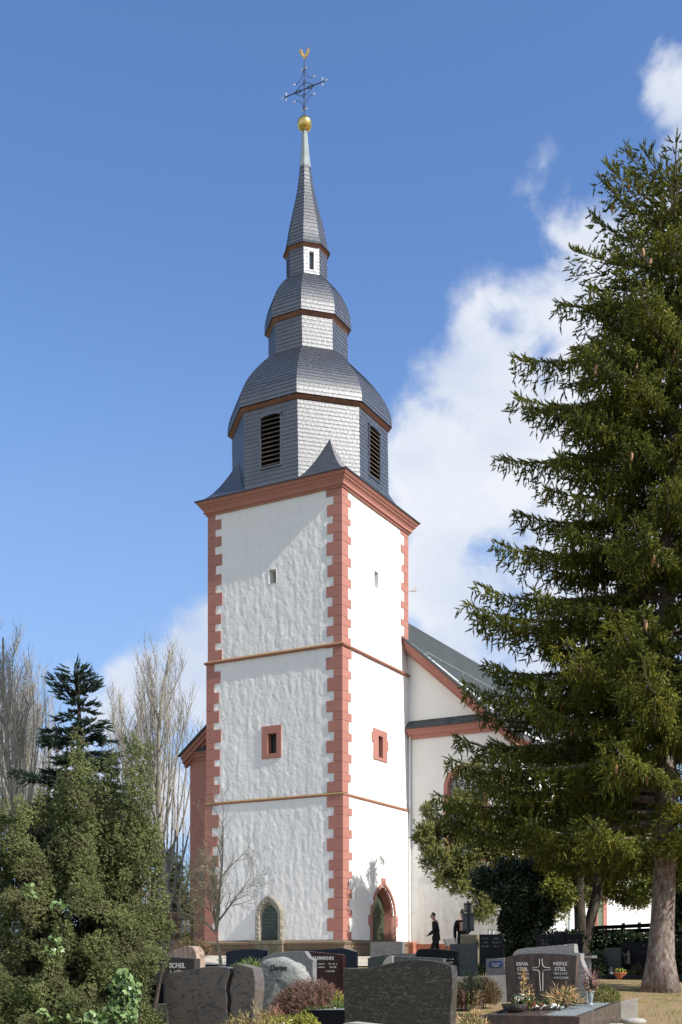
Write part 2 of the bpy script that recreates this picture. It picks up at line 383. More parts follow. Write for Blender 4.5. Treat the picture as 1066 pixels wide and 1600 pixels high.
# openings
slitL = rect_px(419.5, 431, 889, 911, 'y', -HL); slitR = rect_px(586.5, 592.5, 893, 918, 'x', HW)
winL = rect_px(409.5, 440, 1134, 1185, 'y', -HL); winLo = rect_px(419, 432.5, 1146, 1177.5, 'y', -HL)
winR = rect_px(583.5, 604.5, 1141, 1189, 'x', HW); winRo = rect_px(591, 597.5, 1151, 1184, 'x', HW)
def arch_pts(c, hw, z0, zs, zt, n=9, pointed=True):
    """outline from bottom left over the arch to bottom right"""
    L = [(c - hw, z0), (c - hw, zs)]
    for i in range(1, n):
        t = i / n
        if pointed:                       # two arcs meeting in a point
            ang = 1.1 * t; L.append((c - hw + hw * (1 - math.cos(ang)) / (1 - math.cos(1.1)), zs + (zt - zs) * math.sin(ang) / math.sin(1.1)))
        else: ang = math.pi / 2 * t; L.append((c - hw * math.cos(ang), zs + (zt - zs) * math.sin(ang)))
    Rr = [(2 * c - a, z) for a, z in L][::-1]
    return L + [(c, zt)] + Rr
dC0, dC1, dZ0, dZ1 = rect_px(577, 616, 1378, 1470, 'x', HW); dZ0 = 2.05
dc = (dC0 + dC1) / 2; dhw = (dC1 - dC0) / 2; dzs = dZ0 + (dZ1 - dZ0) * .50
nC0, nC1, nZ0, nZ1 = rect_px(401.5, 443.5, 1398, 1470, 'y', -HL - .05)
nc = (nC0 + nC1) / 2; nhw = (nC1 - nC0) / 2; nzs = nZ0 + (nZ1 - nZ0) * .52
def under(c, hw, z0, zs, zt, marg):
    def f(a, z):
        if abs(a - c) > hw - marg or z < z0 - .3: return False
        if z < zs: return True
        t = math.asin((z - zs) / (zt - marg - zs) * math.sin(1.1)) if z < zt - marg else None
        return t is not None and abs(a - c) < (hw - marg) * (1 - (1 - math.cos(t)) / (1 - math.cos(1.1)))
    return f
for si, (z0, z1, off) in enumerate(stages):
    hw, hl = HW + off, HL + off
    zlo = z0 if si else GB
    mb = MB()
    holesL = []; holesR = []
    if si == 0: holesL = [under(nc, nhw, nZ0, nzs, nZ1, .14)]; holesR = [under(dc, dhw, dZ0, dzs, dZ1, .16)]
    if si == 1: holesL = [winLo]; holesR = [winRo]
    if si == 2: holesL = [slitL]; holesR = [slitR]
    relief_wall(mb, 'y', -hl, -hw, hw, zlo, z1, holesL, .0165, .045, 3 + si, -1)
    relief_wall(mb, 'x', hw, -hl, hl, zlo, z1, holesR, .012, .08, 30 + si, 1)
    # the two hidden sides and the inner core
    mb.add([(-hw, hl, zlo), (hw, hl, zlo), (hw, hl, z1), (-hw, hl, z1), (-hw, -hl, zlo), (-hw, -hl, z1)], [(0, 1, 2, 3), (0, 4, 5, 3)])
    part(mb, 'tower_wall', 'plaster', recalc=False)
# slit reveals and backs
def reveal(rect, axis, val, depth, m, name='window_reveal', splay=0.0):
    a0, a1, z0, z1 = rect; mb = MB(); s_ = 1 if axis == 'y' else -1
    i0, i1, k0, k1 = a0 + splay, a1 - splay, z0 + splay * .3, z1 - splay * .6
    O = [(a0, z0), (a1, z0), (a1, z1), (a0, z1)]; I = [(i0, k0), (i1, k0), (i1, k1), (i0, k1)]
    f = lambda p, d: (p[0], val + s_ * d, p[1]) if axis == 'y' else (val + s_ * d, p[0], p[1])
    vs = [f(p, -.01) for p in O] + [f(p, depth) for p in I]
    mb.add(vs, [(j, (j+1) % 4, 4 + (j+1) % 4, 4 + j) for j in range(4)])
    r = part(mb, name, m)
    mb = MB(); mb.add([f(p, depth - .003) for p in I], [(0, 1, 2, 3)]); b = mb.build('pane', M['glass'], r, recalc=False)
    return r
reveal(slitL, 'y', -HL + .04, .38, 'plaster', splay=.045); reveal(slitR, 'x', HW - .04, .38, 'plaster', splay=.03)
def frame_rect(outer, inner, axis, val, proud, depth, m, name='window_frame'):
    o0, o1, p0, p1 = outer; i0, i1, k0, k1 = inner; s_ = 1 if axis == 'y' else -1; mb = MB()
    a, b = sorted((val - s_ * proud, val + s_ * depth))
    for (u0, u1, z0, z1) in ((o0, i0, p0, p1), (i1, o1, p0, p1), (i0, i1, p0, k0), (i0, i1, k1, p1)):
        if axis == 'y': mb.box(u0, u1, a, b, z0, z1)
        else: mb.box(a, b, u0, u1, z0, z1)
    return part(mb, name, m, bevel=.008)
f1 = frame_rect(winL, winLo, 'y', -HL, .03, .30, 'red'); f2 = frame_rect(winR, winRo, 'x', HW, .03, .30, 'red')
mb = MB(); a0, a1, z0, z1 = winR; mb.box(HW - .05, HW + .028, a0 - .13, a0, z0 + (z1 - z0) * .55, z0 + (z1 - z0) * .86); mb.build('frame_block', M['red'], f2, bevel=.008); mb = MB(); mb.box(HW - .05, HW + .028, a1, a1 + .10, z0 + (z1 - z0) * .42, z0 + (z1 - z0) * .72)
mb.build('frame_block', M['red'], f2, bevel=.008)
for rr, ax, v in ((winLo, 'y', -HL), (winRo, 'x', HW)):
    mb = MB(); s_ = 1 if ax == 'y' else -1
    e = v + s_ * .22
    if ax == 'y':
        mb.box(rr[0], rr[1], e, e + .02, rr[2], rr[3]); g = mb.build('pane', M['glass'], f1)
        mb = MB(); mb.box((rr[0]+rr[1])/2 - .015, (rr[0]+rr[1])/2 + .015, e - .03, e - .002, rr[2], rr[3]); mb.build('glazing_bar', M['iron'], f1)
    else:
        mb.box(e - .02, e, rr[0], rr[1], rr[2], rr[3]); g = mb.build('pane', M['glass'], f2)

# quoins
def quoins(sx, sy, off, z0, z1, seed, wl=(.62, .36), wr=(.66, .44), only=None):
    rnd = random.Random(seed); mb = MB(); z = z0; k = seed % 2
    cx, cy = sx * (HW + off), sy * (HL + off); pr = .016
    while z < z1 - .05:
        h = rnd.uniform(.36, .50) if k else rnd.uniform(.24, .34); h = min(h, z1 - z)
        a = wl[0 if k else 1] * rnd.uniform(.92, 1.08); b = wr[1 if k else 0] * rnd.uniform(.94, 1.08)
        ox, oy = cx + sx * pr, cy + sy * pr; ix, iy = cx - sx * .12, cy - sy * .12
        poly = [(ox, oy), (ox, cy - sy * b), (ix, cy - sy * b), (ix, iy), (cx - sx * a, iy), (cx - sx * a, oy)]
        e = rnd.uniform(-.003, .003)
        mb.prism([(x, y) for x, y in poly], z + .006, z + h - .006)
        # narrow recessed joint
        ox2, oy2 = ox - sx * .008, oy - sy * .008
        mb.prism([(ox2, oy2), (ox2, cy - sy * .3), (ix, cy - sy * .3), (ix, iy), (cx - sx * .3, iy), (cx - sx * .3, oy2)], z + h - .006, z + h + .006)
        z += h; k = 1 - k
    return part(mb, 'quoins', 'red', bevel=.006)
for si, (z0, z1, off) in enumerate(stages):
    zt = z1 - (.0 if si < 2 else .1); zb = z0 + (0.0 if si == 0 else .09)
    quoins(1, -1, off, zb, zt, 2 + si)
    quoins(-1, -1, off, zb, zt, 11 + si, wl=(.62, .34))
quoins(1, 1, -.04, Z2 + 1.2, ZC, 24, wr=(.62, .36))
# string courses
def square_ring(prof, name, m, hw=HW, hl=HL, **kw):
    mb = MB(); mb.loft([[(-hw - o, -hl - o, z), (hw + o, -hl - o, z), (hw + o, hl + o, z), (-hw - o, hl + o, z)] for o, z in prof], cap=False)
    return part(mb, name, m, **kw)
for z in (Z1, Z2):
    square_ring([(-.06, z - .06), (.07, z - .04), (.09, z - .005), (.09, z + .02), (-.06, z + .12)], 'string_course', 'mossy')
square_ring([(-.05, GB - .4), (.17, GB - .4), (.17, ZP - .14), (.20, ZP - .12), (.20, ZP - .05), (.04, ZP + .05), (-.05, ZP + .06)], 'plinth', 'plinth')
cz = ZC
square_ring([(-.1, cz - .06), (.02, cz - .06), (.03, cz), (.09, cz + .02), (.09, cz + .10), (.13, cz + .17), (.20, cz + .235), (.20, cz + .29), (.24, cz + .30), (.29, cz + .37), (.30, cz + .43), (.0, cz + .44)], 'cornice', 'red')

# ---- octagonal belfry, domes and spire
def lean(z):
    k = -.22 * max(0, z - 19.5) / 15; return (k * .8746, k * .4848)
C8 = [(math.cos(math.radians(22.5 + 45*k)), math.sin(math.radians(22.5 + 45*k))) for k in range(8)]
def ring8(half, z):
    r = half / math.cos(math.radians(22.5)); lx, ly = lean(z)
    return [(r*c + lx, r*s_ + ly, z) for c, s_ in C8]
def interp_profile(prof, step):
    out = []; acc = [0]
    for (r0, z0), (r1, z1) in zip(prof, prof[1:]): acc.append(acc[-1] + math.hypot(r1 - r0, z1 - z0))
    n = max(1, round(acc[-1] / step))
    for i in range(n + 1):
        d = acc[-1] * i / n
        for j in range(len(prof) - 1):
            if d <= acc[j+1] + 1e-6:
                t = (d - acc[j]) / max(1e-6, acc[j+1] - acc[j])
                # smooth (catmull) through the profile
                p0 = prof[max(0, j-1)]; p1 = prof[j]; p2 = prof[j+1]; p3 = prof[min(len(prof)-1, j+2)]
                q = [0.5 * ((2*p1[k]) + (-p0[k]+p2[k])*t + (2*p0[k]-5*p1[k]+4*p2[k]-p3[k])*t*t + (-p0[k]+3*p1[k]-3*p2[k]+p3[k])*t**3) for k in (0, 1)]
                out.append(tuple(q) if len(prof) > 2 else (p1[0] + (p2[0]-p1[0])*t, p1[1] + (p2[1]-p1[1])*t)); break
    return out
def slated(prof, name, m='slate', openings=None, step=.15, lap=.013, white=None, white_parent=None):
    P_ = interp_profile(prof, step); mb = MB(); uv = []; v = 0
    mbw = MB(); uvw = []
    for i in range(len(P_) - 1):
        (r0, z0), (r1, z1) = P_[i], P_[i+1]; d = math.hypot(r1 - r0, z1 - z0)
        nr, nz = (z1 - z0) / d, (r0 - r1) / d
        A = ring8(r0 + lap * nr, z0 + lap * nz); B = ring8(r1 + .001, z1); U = ring8(r0 - .03 * nr, z0)
        for k in range(8):
            k2 = (k + 1) % 8; a0, a1, b0, b1 = Vector(A[k]), Vector(A[k2]), Vector(B[k]), Vector(B[k2])
            tgt, tu = (mbw, uvw) if (white is not None and k == white) else (mb, uv)
            w0 = (a1 - a0).length; w1 = (b1 - b0).length
            segs = [(0, 1)]
            if openings and k in openings:
                u0, u1, y0, y1 = openings[k]
                if (z0 + z1) / 2 > y0 and (z0 + z1) / 2 < y1: segs = [(0, .5 + u0 / w0), (.5 + u1 / w0, 1)]
            for s0, s1 in segs:
                p = [a0.lerp(a1, s0), a0.lerp(a1, s1), b0.lerp(b1, s1), b0.lerp(b1, s0)]
                tgt.add(p, [(0, 1, 2, 3)])
                us = 100 * k
                tu += [((s0-.5)*w0 + us, v), ((s1-.5)*w0 + us, v), ((s1-.5)*w1 + us, v + .15), ((s0-.5)*w1 + us, v + .15)]
                q0, q1 = Vector(U[k]).lerp(Vector(U[k2]), s0), Vector(U[k]).lerp(Vector(U[k2]), s1)
                tgt.add([q0, q1, p[1], p[0]], [(0, 1, 2, 3)]); tu += [(us, v), (us, v), (us, v), (us, v)]
        v += .15
    if white is not None: part(mbw, 'white_slate_face', 'whiteslate', uvs=uvw)
    return part(mb, name, m, uvs=uv)
zb = cz + .44
BF = 2.82
# belfry window rectangles measured on the octagon faces
bl = rect_px(407, 438, 649, 729, 'y', -BF); br = rect_px(580, 595.5, 668, 748, 'x', BF)
opw = .42
slated([(BF, zb + .02), (BF, 22.12)], 'belfry_wall', openings={5: (-opw, opw, bl[2], bl[3]), 7: (-opw, opw, bl[2], bl[3]), 1: (-opw, opw, bl[2], bl[3]), 3: (-opw, opw, bl[2], bl[3])})
for k in (5, 7, 1, 3):
    ang = math.radians(45 * k + 45 + 90)
    lx, ly = lean(20.5)
    fr = MB(); z0, z1 = bl[2], bl[3]
    fr.box(-opw - .05, -opw, -BF - .045, -BF + .22, z0 - .05, z1); fr.box(opw, opw + .05, -BF - .045, -BF + .22, z0 - .05, z1)
    fr.box(-opw, opw, -BF - .05, -BF + .22, z0 - .055, z0)
    top = [(-opw - .05, z1), (-opw - .05, z1 + .05)] + [(-opw * math.cos(t) * 1.1, z1 + .05 + .09 * math.sin(t)) for t in np.linspace(.3, 2.84, 7)] + [(opw + .05, z1 + .05), (opw + .05, z1)]
    lo = [(-opw - .05, z1 - .08)] + [(-opw * math.cos(t), z1 - .08 + .09 * math.sin(t)) for t in np.linspace(0, 3.1416, 7)][1:-1] + [(opw + .05, z1 - .08)]
    fr.prismY(top[::1] + lo[::-1], -BF - .045, -BF + .2)
    frame = fr.build('belfry_window', M['slate'], church, loc=(lx, ly, -GB), rz=ang, recalc=True)
    bk = MB(); bk.box(-opw - .2, opw + .2, -BF + .30, -BF + .32, z0 - .2, z1 + .2); bk.build('opening_back', M['dark'], frame)
    nl = 11
    for i in range(nl):
        zz = z0 + .05 + (z1 - z0 - .06) * i / nl
        mb = MB(); mb.add([(-opw, -BF - .01, zz), (opw, -BF - .01, zz), (opw, -BF + .16, zz + .12), (-opw, -BF + .16, zz + .12), (-opw, -BF - .01, zz + .028), (opw, -BF - .01, zz + .028), (opw, -BF + .16, zz + .148), (-opw, -BF + .16, zz + .148)],
                      [(0,1,2,3),(4,5,6,7),(0,1,5,4),(3,2,6,7)]); mb.build('louvre', M['louvre'], frame)
# skirt roof with corner broaches
mb = MB(); uv = []
o = .345; ez = zb + .015; V8 = ring8(BF + .012, ez + .16)
def q4(pts, s=1.0):
    mb.add(pts, [(0, 1, 2, 3)] if len(pts) == 4 else [(0, 1, 2)])
    P0 = Vector(pts[0]); ux = (Vector(pts[1]) - P0).normalized(); nn = ux.cross(Vector(pts[-1]) - P0).normalized(); vx = nn.cross(ux)
    for p in pts: uv.append(((Vector(p) - P0).dot(ux) + P0.x + P0.y, (Vector(p) - P0).dot(vx) + P0.z))
sq = [(HW + o, HL + o), (-HW - o, HL + o), (-HW - o, -HL - o), (HW + o, -HL - o)]
for ci in range(4):                       # corner ci sits on chamfer face k
    k = 2 * ci; cxy = sq[ci]; a, b = Vector(V8[k]), Vector(V8[(k + 1) % 8]); A = (a + b) / 2; A.z = 22.1 if False else 22.30 - .02
    A.z = 20.78 + EYE - 1.6
    base = Vector((cxy[0], cxy[1], ez)); n = 12; prevL = prevR = prevC = None
    out = Vector(((a + b).x, (a + b).y, 0)).normalized()
    for i in range(n + 1):
        t = i / n; zc = t ** 1.75
        c_ = base.lerp(A, t); c_.z = ez + (A.z - ez) * zc
        l_ = a.lerp(A, t); l_.z = a.z + (A.z - a.z) * t ** 1.35; r_ = b.lerp(A, t); r_.z = b.z + (A.z - b.z) * t ** 1.35
        l_ += out * .012; r_ += out * .012; c_ += out * .02 * t
        if i: q4([prevR, prevC, c_, r_]); q4([prevC, prevL, l_, c_])
        prevL, prevR, prevC = l_, r_, c_
    # triangles from corner to the points on the eaves below the octagon corners
    if ci % 2 == 0: ea, eb = (base.x, a.y), (b.x, base.y)
    else: ea, eb = (a.x, base.y), (base.x, b.y)
    q4([Vector((ea[0], ea[1], ez)), base, a]); q4([base, Vector((eb[0], eb[1], ez)), b])
    # flat side strip to the next corner
    k2 = (k + 2) % 8; b2 = Vector(V8[k2]); nx = sq[(ci + 1) % 4]
    e1 = Vector((eb[0], eb[1], ez)); e2 = Vector((b2.x, nx[1], ez)) if ci % 2 == 0 and False else None
    nk = Vector(V8[k2]); e2 = Vector((nk.x, base.y, ez)) if ci % 2 == 0 else Vector((base.x, nk.y, ez))
    if ci % 2 == 0: e1 = Vector((b.x, base.y, ez)); e2 = Vector((nk.x, base.y, ez))
    else: e1 = Vector((base.x, b.y, ez)); e2 = Vector((base.x, nk.y, ez))
    q4([e1, e2, nk, b])
part(mb, 'skirt_roof', 'slate', uvs=uv)
square_ring([(.0, zb - .02), (.345, zb - .02), (.345, zb + .012), (.0, zb + .012)], 'eaves_board', 'iron')
def ring_band(h0, h1, z0, z1, name, m):
    mb = MB(); mb.loft([ring8(h0 - .15, z0), ring8(h0, z0), ring8(h1, z1), ring8(h1 - .2, z1)], cap=False); return part(mb, name, m)
e = EYE - 1.6
ring_band(BF + .02, BF + .14, 22.14, 22.25, 'belfry_eaves', 'brownred')
R1 = 2.98
slated([(R1 * f, z + 1.6) for f, z in [(1.0, 20.68), (.997, 20.95), (.972, 21.28), (.905, 21.75), (.79, 22.27), (.64, 22.80), (.50, 23.22)]], 'lower_dome')
slated([(1.43, 24.7), (1.43, 26.0)], 'drum_wall')
ring_band(1.44, 1.53, 26.02, 26.15, 'drum_eaves', 'brownred')
R2 = 1.57
slated([(R2 * f, z + 1.6) for f, z in [(1.0, 24.55), (.985, 24.98), (.915, 25.42), (.80, 25.82), (.64, 26.18), (.48, 26.42)]], 'upper_dome', step=.14)
slated([(.735, 27.85), (.735, 29.06)], 'lantern_wall', step=.13, openings={k: (-.095, .095, 28.17, 28.88) for k in (0, 2, 4, 6)}, white=6)  # front chamfer face and its window frame white, other faces blue grey
for k in (6, 4, 0, 2):
    ang = math.radians(45 * k + 45 + 90); lx, ly = lean(28.5); r = .735
    fr = MB(); fr.box(-.14, -.095, -r - .02, -r + .12, 28.13, 28.92); fr.box(.095, .14, -r - .02, -r + .12, 28.13, 28.92); fr.box(-.095, .095, -r - .02, -r + .12, 28.13, 28.17); fr.box(-.095, .095, -r - .02, -r + .12, 28.88, 28.92)
    f = fr.build('lantern_window', M['white' if k == 6 else 'slate'], church, loc=(lx, ly, -GB), rz=ang)
    bk = MB(); bk.box(-.095, .095, -r + .10, -r + .115, 28.17, 28.88); bk.build('pane', M['glass'], f)
ring_band(.74, .82, 29.04, 29.16, 'lantern_eaves', 'brownred')
slated([(.86, 29.15), (.76, 29.42), (.64, 30.1), (.50, 30.75), (.355, 31.4), (.27, 31.9), (.19, 32.57)], 'spire_roof', step=.15)
mb = MB(); mb.loft([ring8(r, z) for r, z in [(.205, 32.55), (.16, 33.0), (.125, 33.5), (.085, 34.02)]], cap=False); part(mb, 'spire_tip', 'lead')
tl = lean(34.2)
mb = MB(); mb.lathe([(.05, 33.9), (.10, 33.98), (.05, 34.03)] , 12, tl)
prof = [(.04, 33.98)] + [(.287 * math.sin(t), 34.26 - .287 * math.cos(t)) for t in np.linspace(.25, math.pi - .15, 14)]
prof = [(r * (1.0 + (.05 if i in (8, 11) else 0)), z) for i, (r, z) in enumerate(prof)]
mb = MB(); mb.lathe(prof, 24, tl); part(mb, 'finial_ball', 'gold', smooth=True)
# iron cross, standing in the plane of the tower front
tx, ty = lean(35.4); rt = church
mb = MB(); mb.tube([(tx, ty, 34.5), (tx, ty, 36.75)], [.024, .016], 6)
zc = 35.62; L = .92
mb.tube([(tx - L, ty, zc), (tx + L, ty, zc)], .020, 6)
for sx in (-1, 1):
    for sz in (-1, 1):
        mb.tube([(tx + sx * (.03 + .5 * (1 - math.cos(t))), ty, zc + sz * (.78 - .5 * math.sin(t))) for t in np.linspace(0, 1.25, 6)], .012, 5)
        mb.tube([(tx + sx * .38 * abs(math.cos(t)) , ty, zc + sz * (.04 + .20 * math.sin(t) ** 2)) for t in np.linspace(0.2, 1.5, 6)], .012, 5)
        mb.tube([(tx + sx * .12, ty, zc + sz * .02), (tx + sx * .28, ty, zc + sz * .07), (tx + sx * .46, ty, zc + sz * .01)], .012, 5)
        mb.tube([(tx, ty, zc + sz * .10), (tx + sx * .07, ty, zc + sz * .24), (tx, ty, zc + sz * .38)], .012, 5)
cross = part(mb, 'spire_cross', 'iron')
def leafm(p, d):
    p = Vector(p); d = Vector(d).normalized(); mb = MB(); s_ = Vector((0, 1, 0)).cross(d)
    mb.add([p, p + d * .07 + s_ * .035, p + d * .16, p + d * .07 - s_ * .035, p + d * .07 + Vector((0, .02, 0)), p + d * .07 - Vector((0, .02, 0))], [(0,1,4),(1,2,4),(2,3,4),(3,0,4),(0,1,5),(1,2,5),(2,3,5),(3,0,5)])
    mb.build('gilded_leaf', M['palegold'], cross)
for sx in (-1, 1):
    leafm((tx + sx * L, ty, zc), (sx, 0, 0)); 
    for sz in (-1, 1): leafm((tx + sx * (L - .12), ty, zc + sz * .03), (sx*.25, 0, sz)); leafm((tx + sx * .38, ty, zc + sz * .30), (sx, 0, sz * .55)); leafm((tx + sx * .02, ty, zc + sz * .78), (sx, 0, .25 * sz))
# weathercock: body, tail, neck
o = (tx, ty, 36.78)
mb = MB()
prof = [(-.30,.30),(-.26,.42),(-.20,.40),(-.16,.30),(-.10,.20),(.02,.15),(.10,.18),(.16,.28),(.17,.38),(.24,.36),(.21,.41),(.22,.46),(.17,.47),(.13,.42),(.10,.30),(.06,.06),(.0,.0),(-.05,.04),(-.16,.08),(-.26,.18)]
pts = [(-a * .8, z * .95) for a, z in prof]
mb.prismY([(o[0] + a, o[2] + z) for a, z in pts], ty - .03, ty + .03)
part(mb, 'weathercock', 'gold', bevel=.012)

# ---- door
outer = arch_pts(dc, dhw, GB, dzs, dZ1); rings = []
seq = [(0, HW + .055), (.0, HW + .10), (.10, HW + .10), (.10, HW + .02), (.15, HW + .04), (.19, HW - .02), (.22, HW - .18), (.24, HW - .30)]
mb = MB(); R_ = []
for ins, xx in seq:
    pl = arch_pts(dc, dhw - ins, GB, dzs, dZ1 - ins * 1.1); R_.append([(xx, a, z) for a, z in pl])
n = len(R_[0]); vs = [p for r in R_ for p in r]; fs = [(i*n+j, i*n+j+1, (i+1)*n+j+1, (i+1)*n+j) for i in range(len(R_)-1) for j in range(n-1)]
mb.add(vs, fs); dz = part(mb, 'door_surround', 'red')
mb = MB()
zz = (dZ0 + dZ1) / 2
mb.box(HW - .02, HW + .098, dc - dhw - .16, dc - dhw + .01, 3.02, 3.38); mb.build('surround_block', M['red'], dz, bevel=.01); mb = MB(); mb.box(HW - .02, HW + .098, dc + dhw - .01, dc + dhw + .15, 3.0, 3.4); mb.build('surround_block', M['red'], dz, bevel=.01); mb = MB()
mb.box(HW - .02, HW + .10, dc - .15, dc + .15, dZ1 - .10, dZ1 + .13); mb.build('surround_block', M['red'], dz, bevel=.01)
mb = MB(); pl = arch_pts(dc, dhw - .24, GB, dzs, dZ1 - .27); mb.prismX(pl, HW - .42, HW - .30); dd = part(mb, 'door', 'door')
mb = MB(); mb.tube([(HW - .27, dc - .32, 3.0), (HW - .24, dc - .25, 3.0)], .015, 6); mb.build('handle', M['iron'], dd)
# wall lamp beside the door
la, lz = hit(575.5, 1409, 'x', HW)
mb = MB(); mb.loft([[(HW + .04 + h, la + r * math.cos(t), lz + r * 1.25 * math.sin(t)) for t in np.linspace(0, 6.283, 13)[:-1]] for r, h in ((.13, 0), (.135, .04), (.11, .12), (.05, .16))]); part(mb, 'wall_lamp', 'white', smooth_angle=50)
# pier at the foot of the right tower corner, red plinth of nave

# ---- carved niche with bronze plaque
sill = hit(422, 1471, 'y', -HL - .2)[1]
mb = MB(); R_ = []
for ins, yy in [(0, -HL + .02), (0, -HL - .16), (.05, -HL - .20), (.17, -HL - .19), (.20, -HL - .12), (.27, -HL - .06), (.27, -HL + .05)]:
    R_.append([(a, yy, z) for a, z in arch_pts(nc, nhw - ins, nZ0, nzs, nZ1 - ins * 1.5)])
n = len(R_[0]); mb.add([p for r in R_ for p in r], [(i*n+j, i*n+j+1, (i+1)*n+j+1, (i+1)*n+j) for i in range(len(R_)-1) for j in range(n-1)])
niche = part(mb, 'niche_frame', 'carved')
mb = MB(); mb.prismY(arch_pts(nc, nhw - .26, nZ0, nzs, nZ1 - .40), -HL - .09, -HL - .04); pq = mb.build('plaque', M['bronze'], niche)
glyph_rows('inscription', nc, nZ0 + .50, nhw * .62, 7, .13, .07, -HL - .092, M['verdigris'], niche)
mb = MB(); mb.box(nC0 - .10, nC1 + .10, -HL - .34, -HL + .0, nZ0 - .14, nZ0 - .001); part(mb, 'niche_sill', 'ochre', bevel=.01)
mb = MB(); mb.box(nC0 - .02, nC1 + .08, -HL - .30, -HL + .0, GB - .4, nZ0 - .143); part(mb, 'niche_base', 'ochre')

# ---- nave
NW = 7.2; NWL = 7.66; NY0 = 2.68; NY1 = 29.0; ZN = 10.5; RZ = 17.05; SL = .9
def roof_z(x): return RZ - SL * abs(x)
nwx0, nwx1 = hit(694, 1230, 'y', NY0)[0], 0; nwc = nwx0 + .92
nzt = hit(735, 1192, 'y', NY0)[1]; nzb = hit(735, 1345, 'y', NY0)[1]
mb = MB()
nh = under(nwc, .92, nzb, nzt - .92, nzt, .14)
nhr = lambda a, z: abs(a - nwc) < .74 and z > nzb + .15 and (z < nzt - .92 or math.hypot(a - nwc, z - (nzt - .92)) < .76)
nhl = lambda a, z: abs(a + nwc) < .74 and z > nzb + .15 and (z < nzt - .92 or math.hypot(a + nwc, z - (nzt - .92)) < .76)
relief_wall(mb, 'y', NY0, HW - .1, NW, GB - .3, ZN + .2, [nhr], .012, .11, 61, -1)
relief_wall(mb, 'y', NY0, -NWL, -HW + .1, GB - .3, ZN + .2, [nhl], .012, .2, 62, -1)
mb.add([(NW, NY0, GB - .3), (NW, NY1, GB - .3), (NW, NY1, ZN + .2), (NW, NY0, ZN + .2), (-NWL, NY0, GB - .3), (-NWL, NY1, GB - .3), (-NWL, NY1, ZN + .2), (-NWL, NY0, ZN + .2)], [(0, 1, 2, 3), (5, 4, 7, 6), (1, 5, 6, 2)])
part(mb, 'nave_wall', 'plaster_nave', recalc=False)
mb = MB(); mb.prismY([(-NWL, ZN + .2), (NW, ZN + .2), (0, RZ - .1)], NY0 + .01, NY0 + .3); part(mb, 'gable_wall', 'plaster_nave'); mb = MB(); mb.prismY([(-NW, ZN + .2), (NW, ZN + .2), (0, RZ - .1)], NY1 - .3, NY1); part(mb, 'gable_wall', 'plaster_nave')
# gable cornice with its strip of slate
def hcorn(x0, x1):
    mb = MB(); mb.prismX([(NY0 + .05, ZN - .04), (NY0 - .08, ZN - .04), (NY0 - .10, ZN + .06), (NY0 - .20, ZN + .12), (NY0 - .24, ZN + .22), (NY0 - .32, ZN + .26), (NY0 - .32, ZN + .33), (NY0 + .05, ZN + .33)], x0, x1); part(mb, 'gable_cornice', 'red')
    mb = MB(); uv = []
    nrow = 3
    for i in range(nrow):
        ya, yb = NY0 - .37 + .12 * i, NY0 - .37 + .12 * (i + 1); za, zb_ = ZN + .345 + .115 * i, ZN + .345 + .115 * (i + 1)
        mb.add([(x0, ya - .01, za + .01), (x1, ya - .01, za + .01), (x1, yb, zb_), (x0, yb, zb_), (x0, ya - .01, za - .012), (x1, ya - .01, za - .012)], [(0, 1, 2, 3), (4, 5, 1, 0)])
        uv += [(x0, .15*i), (x1, .15*i), (x1, .15*i + .15), (x0, .15*i + .15), (x0, 0), (x1, 0), (x1, 0), (x0, 0)]
    part(mb, 'gable_slate_strip', 'roofslate', uvs=uv)
hcorn(HW + .03, NW + .33); hcorn(-NWL - .2, -HW - .03)
# verges
for s_ in (-1, 1):
    roof_z = (lambda x: RZ - SL * abs(x)) if s_ > 0 else (lambda x: RZ - .80 * abs(x))
    mb = MB(); NS = NW if s_ > 0 else NWL; x1 = NS + (.42 if s_ > 0 else .22)
    def vz(x, d): return roof_z(x) - d
    n0 = 2.7
    for (d0, d1, yf, yb) in ((.04, .22, NY0 - .46, NY0 + .02), (.22, .40, NY0 - .38, NY0 + .02), (.40, .54, NY0 - .22, NY0 + .02)):
        mb.prismY([(s_ * n0, vz(n0, d0)), (s_ * x1, vz(x1, d0)), (s_ * x1, vz(x1, d1)), (s_ * n0, vz(n0, d1))], yf, yb)
    mb.box(min(s_ * (NS + .02), s_ * (x1 + .02)), max(s_ * (NS + .02), s_ * (x1 + .02)), NY0 - .44, NY1, ZN - (.28 if s_ > 0 else -.1), vz(x1, .05))
    part(mb, 'verge_board', 'red')
    # roof slope in overlapping courses
    mb = MB(); uv = []; N = 46; xa, xb = (NW + .62 if s_ > 0 else NWL + .32), 0.0
    for i in range(N):
        u0, u1 = xa + (xb - xa) * i / N, xa + (xb - xa) * (i + 1) / N; za, zb_ = roof_z(u0) + .035, roof_z(u1) + .01
        yf = NY0 - .52 if u0 > 0 else NY0
        mb.add([(s_*u0, NY0 - .54, za), (s_*u0, NY1 + .4, za), (s_*u1, NY1 + .4, zb_), (s_*u1, NY0 - .54, zb_), (s_*u0, NY0 - .54, za - .035), (s_*u0, NY1 + .4, za - .035)], [(0, 1, 2, 3), (5, 1, 0, 4)])
        uv += [(0, .15*i), (NY1 - NY0, .15*i), (NY1 - NY0, .15*i + .15), (0, .15*i + .15), (0, 0), (0, 0), (0, 0), (0, 0)]
    part(mb, 'nave_roof', 'roofslate', uvs=uv)
    mb = MB(); mb.prismY([(s_ * 2.2, roof_z(2.2) + .03), (s_ * xa, roof_z(xa) + .03), (s_ * xa, roof_z(xa) - .05), (s_ * 2.2, roof_z(2.2) - .05)], NY0 - .56, NY0 - .44); part(mb, 'verge_trim', 'iron')
